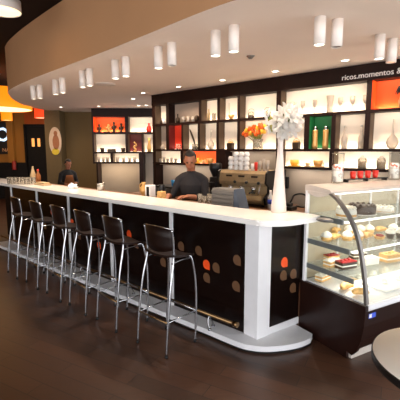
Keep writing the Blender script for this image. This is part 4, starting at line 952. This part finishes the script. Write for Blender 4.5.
def pendant(label, x, y, z, r, h, m, power):
    t = T('pendant_lamp', label, 'lamp', (x, y, z), 0)
    bm = NB(); lathe(bm, [(r, 0), (r, h), (r * .985, h), (r * .985, .0), (r, 0)], 48); P('shade', bm, m, t)
    bm = NB(); lathe(bm, [(0, .012), (r * .98, .012), (r * .98, .02), (0, .02)], 48); P('diffuser', bm, 'diffuser', t)
    bm = NB(); tube(bm, [(0, 0, .02), (0, 0, CEIL - z)], .008, 8); lathe(bm, [(0, CEIL - z - .03), (.06, CEIL - z - .03), (.06, CEIL - z), (0, CEIL - z)], 16); P('cord', bm, 'black', t)
    if power:
        l = area('pendant_light', (x, y, z - .01), (0, 0, 0), r * 1.8, r * 1.8, power, (255, 200, 130)); l.data.shape = 'DISK'
x, z = on_y(0, 109.5, 9.2); pendant('big orange drum pendant at the left edge behind the canopy tip', x, 9.2, z, .72, .46, 'shade', 10)
x, z = on_y(7, 120.5, 11.6); pendant('small orange pendant below the big orange drum', x, 11.6, z, .155, .4, 'shade', 6)
x, z = on_y(41.3, 118.2, 11.2); pendant('small red pendant in front of the dark doorway', x, 11.2, z, .185, .37, 'shade_red', 6)
x, z = on_y(2, 11.5, 4.4); pendant('round pale ceiling drum lamp at the top left corner', x, 4.4, z, .2, .12, 'lamp_white', 1.2)

# ------------------------------------------------------------------ far left: screen, poster, extinguisher
x0, z0 = on_y(-8, 154, 12.7); x1, z1 = on_y(9.3, 121.5, 12.7)
t = T('wall_screen', 'black wall screen with a white glowing ring picture', 'screen', ((x0 + x1) / 2, 12.94, (z0 + z1) / 2), 0)
w_, h_ = (x1 - x0) / 2, (z1 - z0) / 2
bm = NB(); box(bm, -w_, w_, -.05, .05, -h_, h_, .01); P('panel', bm, 'black', t)
bm = NB(); tube(bm, [(-.02 + .2 * math.cos(a), -.055, .12 + .2 * math.sin(a)) for a in [i * 2 * PI / 9 for i in range(9)]], .045, 6, True); P('ring_picture', bm, 'screen_img', t)
cu = bpy.data.curves.new('caption', 'FONT'); cu.body = 'NA'; cu.size = .17; cu.extrude = .003; cu.align_x = 'CENTER'
to = bpy.data.objects.new('cap', cu); COL.objects.link(to); dg = bpy.context.evaluated_depsgraph_get(); me = bpy.data.meshes.new_from_object(to.evaluated_get(dg)); bpy.data.objects.remove(to)
cp = bpy.data.objects.new('caption', me); COL.objects.link(cp); me.materials.clear(); me.materials.append(M['screen_txt']); cp.parent = t; cp.rotation_euler = (PI / 2, 0, 0); cp.location = (.05, -.055, -h_ + .08)
cx, cz = on_y(54.8, 141, 10.05)
t = T('oval_poster', 'oval poster with a brown figure on the olive column', 'poster', (cx, 10.08, cz), 0)
def ell(bm, rx, rz, x, z, y0, y1, mi=0, n=32): prism(bm, [(x + rx * math.cos(i * 2 * PI / n), z + rz * math.sin(i * 2 * PI / n)) for i in range(n)], y0, y1, mi, 'y')
bm = NB(); ell(bm, .165, .37, 0, 0, -.006, .0195); P('board', bm, mat('poster_paper', (196, 172, 148), .6), t)
bm = NB(); ell(bm, .09, .2, .02, -.03, -.012, -.0062); ell(bm, .05, .07, .02, .2, -.012, -.0062); P('figure_print', bm, mat('figure_print', (150, 92, 56), .6), t)
bm = NB(); ell(bm, .1, .09, .0, -.28, -.012, -.0062, n=20); P('yellow_print', bm, mat('yellow_print', (200, 172, 40), .6), t)
ex, ez = on_y(12.2, 170, 12.7)
t = T('fire_extinguisher', 'red fire extinguisher against the dark panelling', 'extinguisher', (ex, 12.85, ez), 0)
bm = NB(); lathe(bm, [(0, 0), (.06, 0), (.065, .02), (.065, .28), (.03, .34), (0, .34)], 16); P('cylinder', bm, mat('extinguisher_red', (150, 30, 18), .4), t)
bm = NB(); lathe(bm, [(0, .34), (.02, .34), (.02, .38), (0, .38)], 10); box(bm, -.05, .02, -.01, .01, .37, .4); P('valve', bm, 'black', t)
bm = NB(); box(bm, -.05, .05, .06, .1, .05, .3); P('wall_bracket', bm, 'black', t)

# ------------------------------------------------------------------ people
def person(name, label, loc, rz, H_, arms, lean=0., headdrop=.0, headturn=0., shirt='shirt', apron=None, female=False):
    """one continuous body (voxel-joined), hair and clothing as children; local +Y is the way the person faces"""
    k = H_ / 1.72
    bm = NB()
    def limb(pts, rads, n=12): 
        pp = smooth_path(pts, 4); rr = []
        for i in range(len(rads) - 1):
            for j in range(4): rr.append(rads[i] + (rads[i + 1] - rads[i]) * j / 4)
        rr.append(rads[-1]); tube(bm, pp, 1, n, rads=rr)
        ball(bm, pts[0], rads[0], n=8); ball(bm, pts[-1], rads[-1], n=8)
    ln = lambda z: max(0, z - .95) * math.tan(lean)
    # torso rings
    def ring_loft(rs):
        prev = None; first = None
        for z, rx, ry, yo in rs:
            c = [bm.verts.new((rx * math.cos(a), ry * math.sin(a) + yo + ln(z), z)) for a in [i * 2 * PI / 24 for i in range(24)]]
            if prev:
                for i in range(24): bm.faces.new((prev[i], prev[(i + 1) % 24], c[(i + 1) % 24], c[i]))
            else: bm.faces.new(c[::-1])
            prev = c
        bm.faces.new(prev)
    ring_loft([(.84, .12, .09, 0), (.9, .165, .115, 0), (.97, .165, .115, 0), (1.08, .14, .1, .005), (1.2, .155, .112, .01), (1.3, .172, .115, .005), (1.37, .155, .095, -.005), (1.42, .105, .08, -.005), (1.47, .06, .06, 0)])
    limb([(0, -.005 + ln(1.43), 1.43), (0, .01 + ln(1.5), 1.5), (0, .02 + ln(1.56), 1.57)], [.062, .055, .056])
    for s in (-1, 1):
        limb([(s * .09, 0, .9), (s * .1, .01, .5), (s * .1, -.01, .1)], [.09, .06, .043])
        limb([(s * .1, -.03, .045), (s * .115, .15, .035)], [.045, .035])
        sh = Vector((s * .172, ln(1.36), 1.355)); el, wr, hd = [Vector(v) for v in arms[0 if s < 0 else 1]]
        limb([sh, (sh + el) / 2, el], [.062, .052, .044]); limb([el, (el + wr) / 2, wr], [.044, .04, .029])
        limb([(s * .05, ln(1.42), 1.425), (s * .11, ln(1.4), 1.398), sh], [.055, .062, .06])
        fd = (hd - wr).normalized(); sd = fd.cross(Vector((0, 0, 1))).normalized(); dn_ = sd.cross(fd).normalized()
        palm = wr + fd * .05
        ball(bm, palm, .045, (1, 1, 1), 8, rot=None) if False else None
        for q in range(3): limb([wr + sd * (q - 1) * .012, wr + fd * .085 + sd * (q - 1) * .025], [.02, .017], 8)
        for q, fl in enumerate((.07, .08, .075, .06)):
            b0 = wr + fd * .085 + sd * (q - 1.5) * .021
            limb([b0, b0 + fd * fl * .5 - dn_ * .008, b0 + fd * fl * .8 - dn_ * .028], [.0105, .0098, .0085], 8)
        b0 = wr + fd * .03 - sd * s * -.03
        limb([b0, b0 + fd * .035 + sd * s * .03, b0 + fd * .07 + sd * s * .032 - dn_ * .01], [.014, .012, .009], 8)
    # head
    hc = Vector((0, .035 + ln(1.6) + headdrop * .05, 1.625)); HR = Matrix.Rotation(headturn, 3, 'Z') @ Matrix.Rotation(-headdrop, 3, 'X')
    def hb(c, r, sc): ball(bm, hc + HR @ Vector(c), r, sc, 12, rot=HR)
    hb((0, -.01, .02), .1, (.78, .98, 1.02)); hb((0, .02, -.05), .075, (.8, .95, 1.0)); hb((0, .045, -.085), .035, (1, .8, .8))
    hb((0, .09, -.018), .017, (.8, 1.1, 1.5)); hb((0, .085, -.06), .014, (1.6, .6, .5)); hb((0, .078, .022), .03, (1.6, .4, .35))
    for s in (-1, 1): hb((s * .079, -.01, -.01), .026, (.35, .7, 1.15))
    me = bpy.data.meshes.new(name); bmesh.ops.recalc_face_normals(bm, faces=bm.faces); bm.to_mesh(me); bm.free()
    tmp = bpy.data.objects.new(name, me); COL.objects.link(tmp)
    md = tmp.modifiers.new('r', 'REMESH'); md.mode = 'VOXEL'; md.voxel_size = .0068
    ms = tmp.modifiers.new('s', 'SMOOTH'); ms.factor = .5; ms.iterations = 6
    dg = bpy.context.evaluated_depsgraph_get(); m2 = bpy.data.meshes.new_from_object(tmp.evaluated_get(dg)); bpy.data.objects.remove(tmp)
    root = bpy.data.objects.new(name, m2); COL.objects.link(root); m2.materials.clear()
    for q in ('skin', shirt, 'trousers', 'black'): m2.materials.append(M[q])
    wr2 = [Vector(arms[0][1]), Vector(arms[1][1])]; hd2 = [Vector(arms[0][2]), Vector(arms[1][2])]; el2 = [Vector(arms[0][0]), Vector(arms[1][0])]
    for p in m2.polygons:
        c = p.center; p.use_smooth = True
        mi = 1
        if c.z > 1.462 + lean * .15 and abs(c.x) < .1 and (c.z > 1.49 or abs(c.x) < .07): mi = 0
        elif c.z < .08: mi = 3
        elif c.z < .93 and abs(c.x) < .24 and abs(c.y) < .16: mi = 2
        for q in (0, 1):
            ax = (wr2[q] - el2[q]).normalized(); d_ = (c - wr2[q]).dot(ax)
            if d_ > -.12 and (c - wr2[q]).length < .24 and c.z > .95 and c.y > .255: mi = 0
        p.material_index = mi
    root.location = loc; root.rotation_euler.z = rz; root.scale = (k, k, k); tag(root, label, 'person')
    # hair
    bm = NB(); v0 = ball(bm, (0, 0, 0), .108, (.80, 1.0, 1.03), 16)
    bmesh.ops.delete(bm, geom=[v for v in bm.verts if (v.co.y > .045 and v.co.z < .055) or v.co.z < -.055 or (v.co.y > .0 and v.co.z < .0)], context='VERTS')
    for v in bm.verts: v.co *= 1 + .05 * noise.noise(v.co * 40)
    xf(bm, bm.verts[:], Matrix.Translation(hc + HR @ Vector((0, -.014, .022))) @ HR.to_4x4())
    bmesh.ops.solidify(bm, geom=bm.faces[:], thickness=.012)
    if female: ball(bm, hc + HR @ Vector((0, -.12, .02)), .04, (1, 1, 1.2), 10)
    P('hair', bm, 'hair', root)
    for s in (-1, 1):
        bm = NB(); ball(bm, hc + HR @ Vector((s * .031, .083, .0)), .0105, (1.3, .6, .7), 8); P('eye', bm, 'eye', root)
    bm = NB(); ball(bm, hc + HR @ Vector((0, .093, -.06)), .013, (1.6, .5, .45), 8); P('mouth', bm, 'lip', root)
    if apron:
        bm = NB(); N = 14; rws = []
        for z, wd, ry, rx in ((.55, .2, .15, .2), (.8, .19, .135, .19), (.97, .17, .128, .178), (1.1, .13, .118, .155), (1.22, .11, .132, .17), (1.33, .085, .128, .18)):
            rr = []
            for i in range(N + 1):
                x = (i / N * 2 - 1) * wd; y = ry * math.sqrt(max(0, 1 - (x / (rx * 1.12)) ** 2)) + ln(z) + .014; rr.append(bm.verts.new((x, y, z)))
            rws.append(rr)
        for a, b in zip(rws, rws[1:]):
            for i in range(N): bm.faces.new((a[i], a[i + 1], b[i + 1], b[i])).smooth = True
        bmesh.ops.solidify(bm, geom=bm.faces[:], thickness=.006); P('apron', bm, apron, root)
    return root
ub_, _z = on_w(190.5, 165, 1.06)
person('person', 'person in a charcoal top leaning over the counter beside the espresso machine', BW(ub_, 1.10, 0), PI + math.radians(-12), 1.66,
       [((-.21, .13, 1.12), (-.01, .33, 1.17), (.07, .40, 1.17)), ((.27, .10, 1.12), (.25, .34, 1.18), (.24, .44, 1.18))], lean=math.radians(8), headdrop=.35, headturn=.15)
px_, _ = on_y(67, 170, 8.5)
person('person', 'small far person in dark top and rust apron behind the bar end', (px_, 8.5, 0), PI + math.radians(38), 1.47,
       [((-.24, .06, 1.12), (-.13, .27, 1.12), (-.08, .36, 1.14)), ((.24, .06, 1.12), (.13, .27, 1.10), (.08, .36, 1.10))], lean=math.radians(6), headdrop=.3, headturn=.2, shirt='trousers', apron='tan_cloth', female=True)

# ------------------------------------------------------------------ daylight, camera
w = bpy.data.worlds.new('world'); SC.world = w; w.use_nodes = True
bg = w.node_tree.nodes['Background']; bg.inputs['Color'].default_value = (.97, .97, 1.0, 1); bg.inputs['Strength'].default_value = 3.3
point('room_glow', (-6.2, 9.5, 2.3), 22, (255, 190, 110), .8)
cam = bpy.data.cameras.new('camera'); co = bpy.data.objects.new('camera', cam); COL.objects.link(co)
cam.sensor_width = 36; cam.sensor_fit = 'HORIZONTAL'; cam.lens = F / 400 * 36; cam.clip_start = .05
co.location = (0, 0, EYE); co.rotation_euler = (PI / 2 - PITCH, 0, 0); SC.camera = co
vs_ = SC.view_settings; vs_.view_transform = 'Standard'; vs_.look = 'None'; vs_.gamma = 1; vs_.use_curve_mapping = False; vs_.exposure = .2
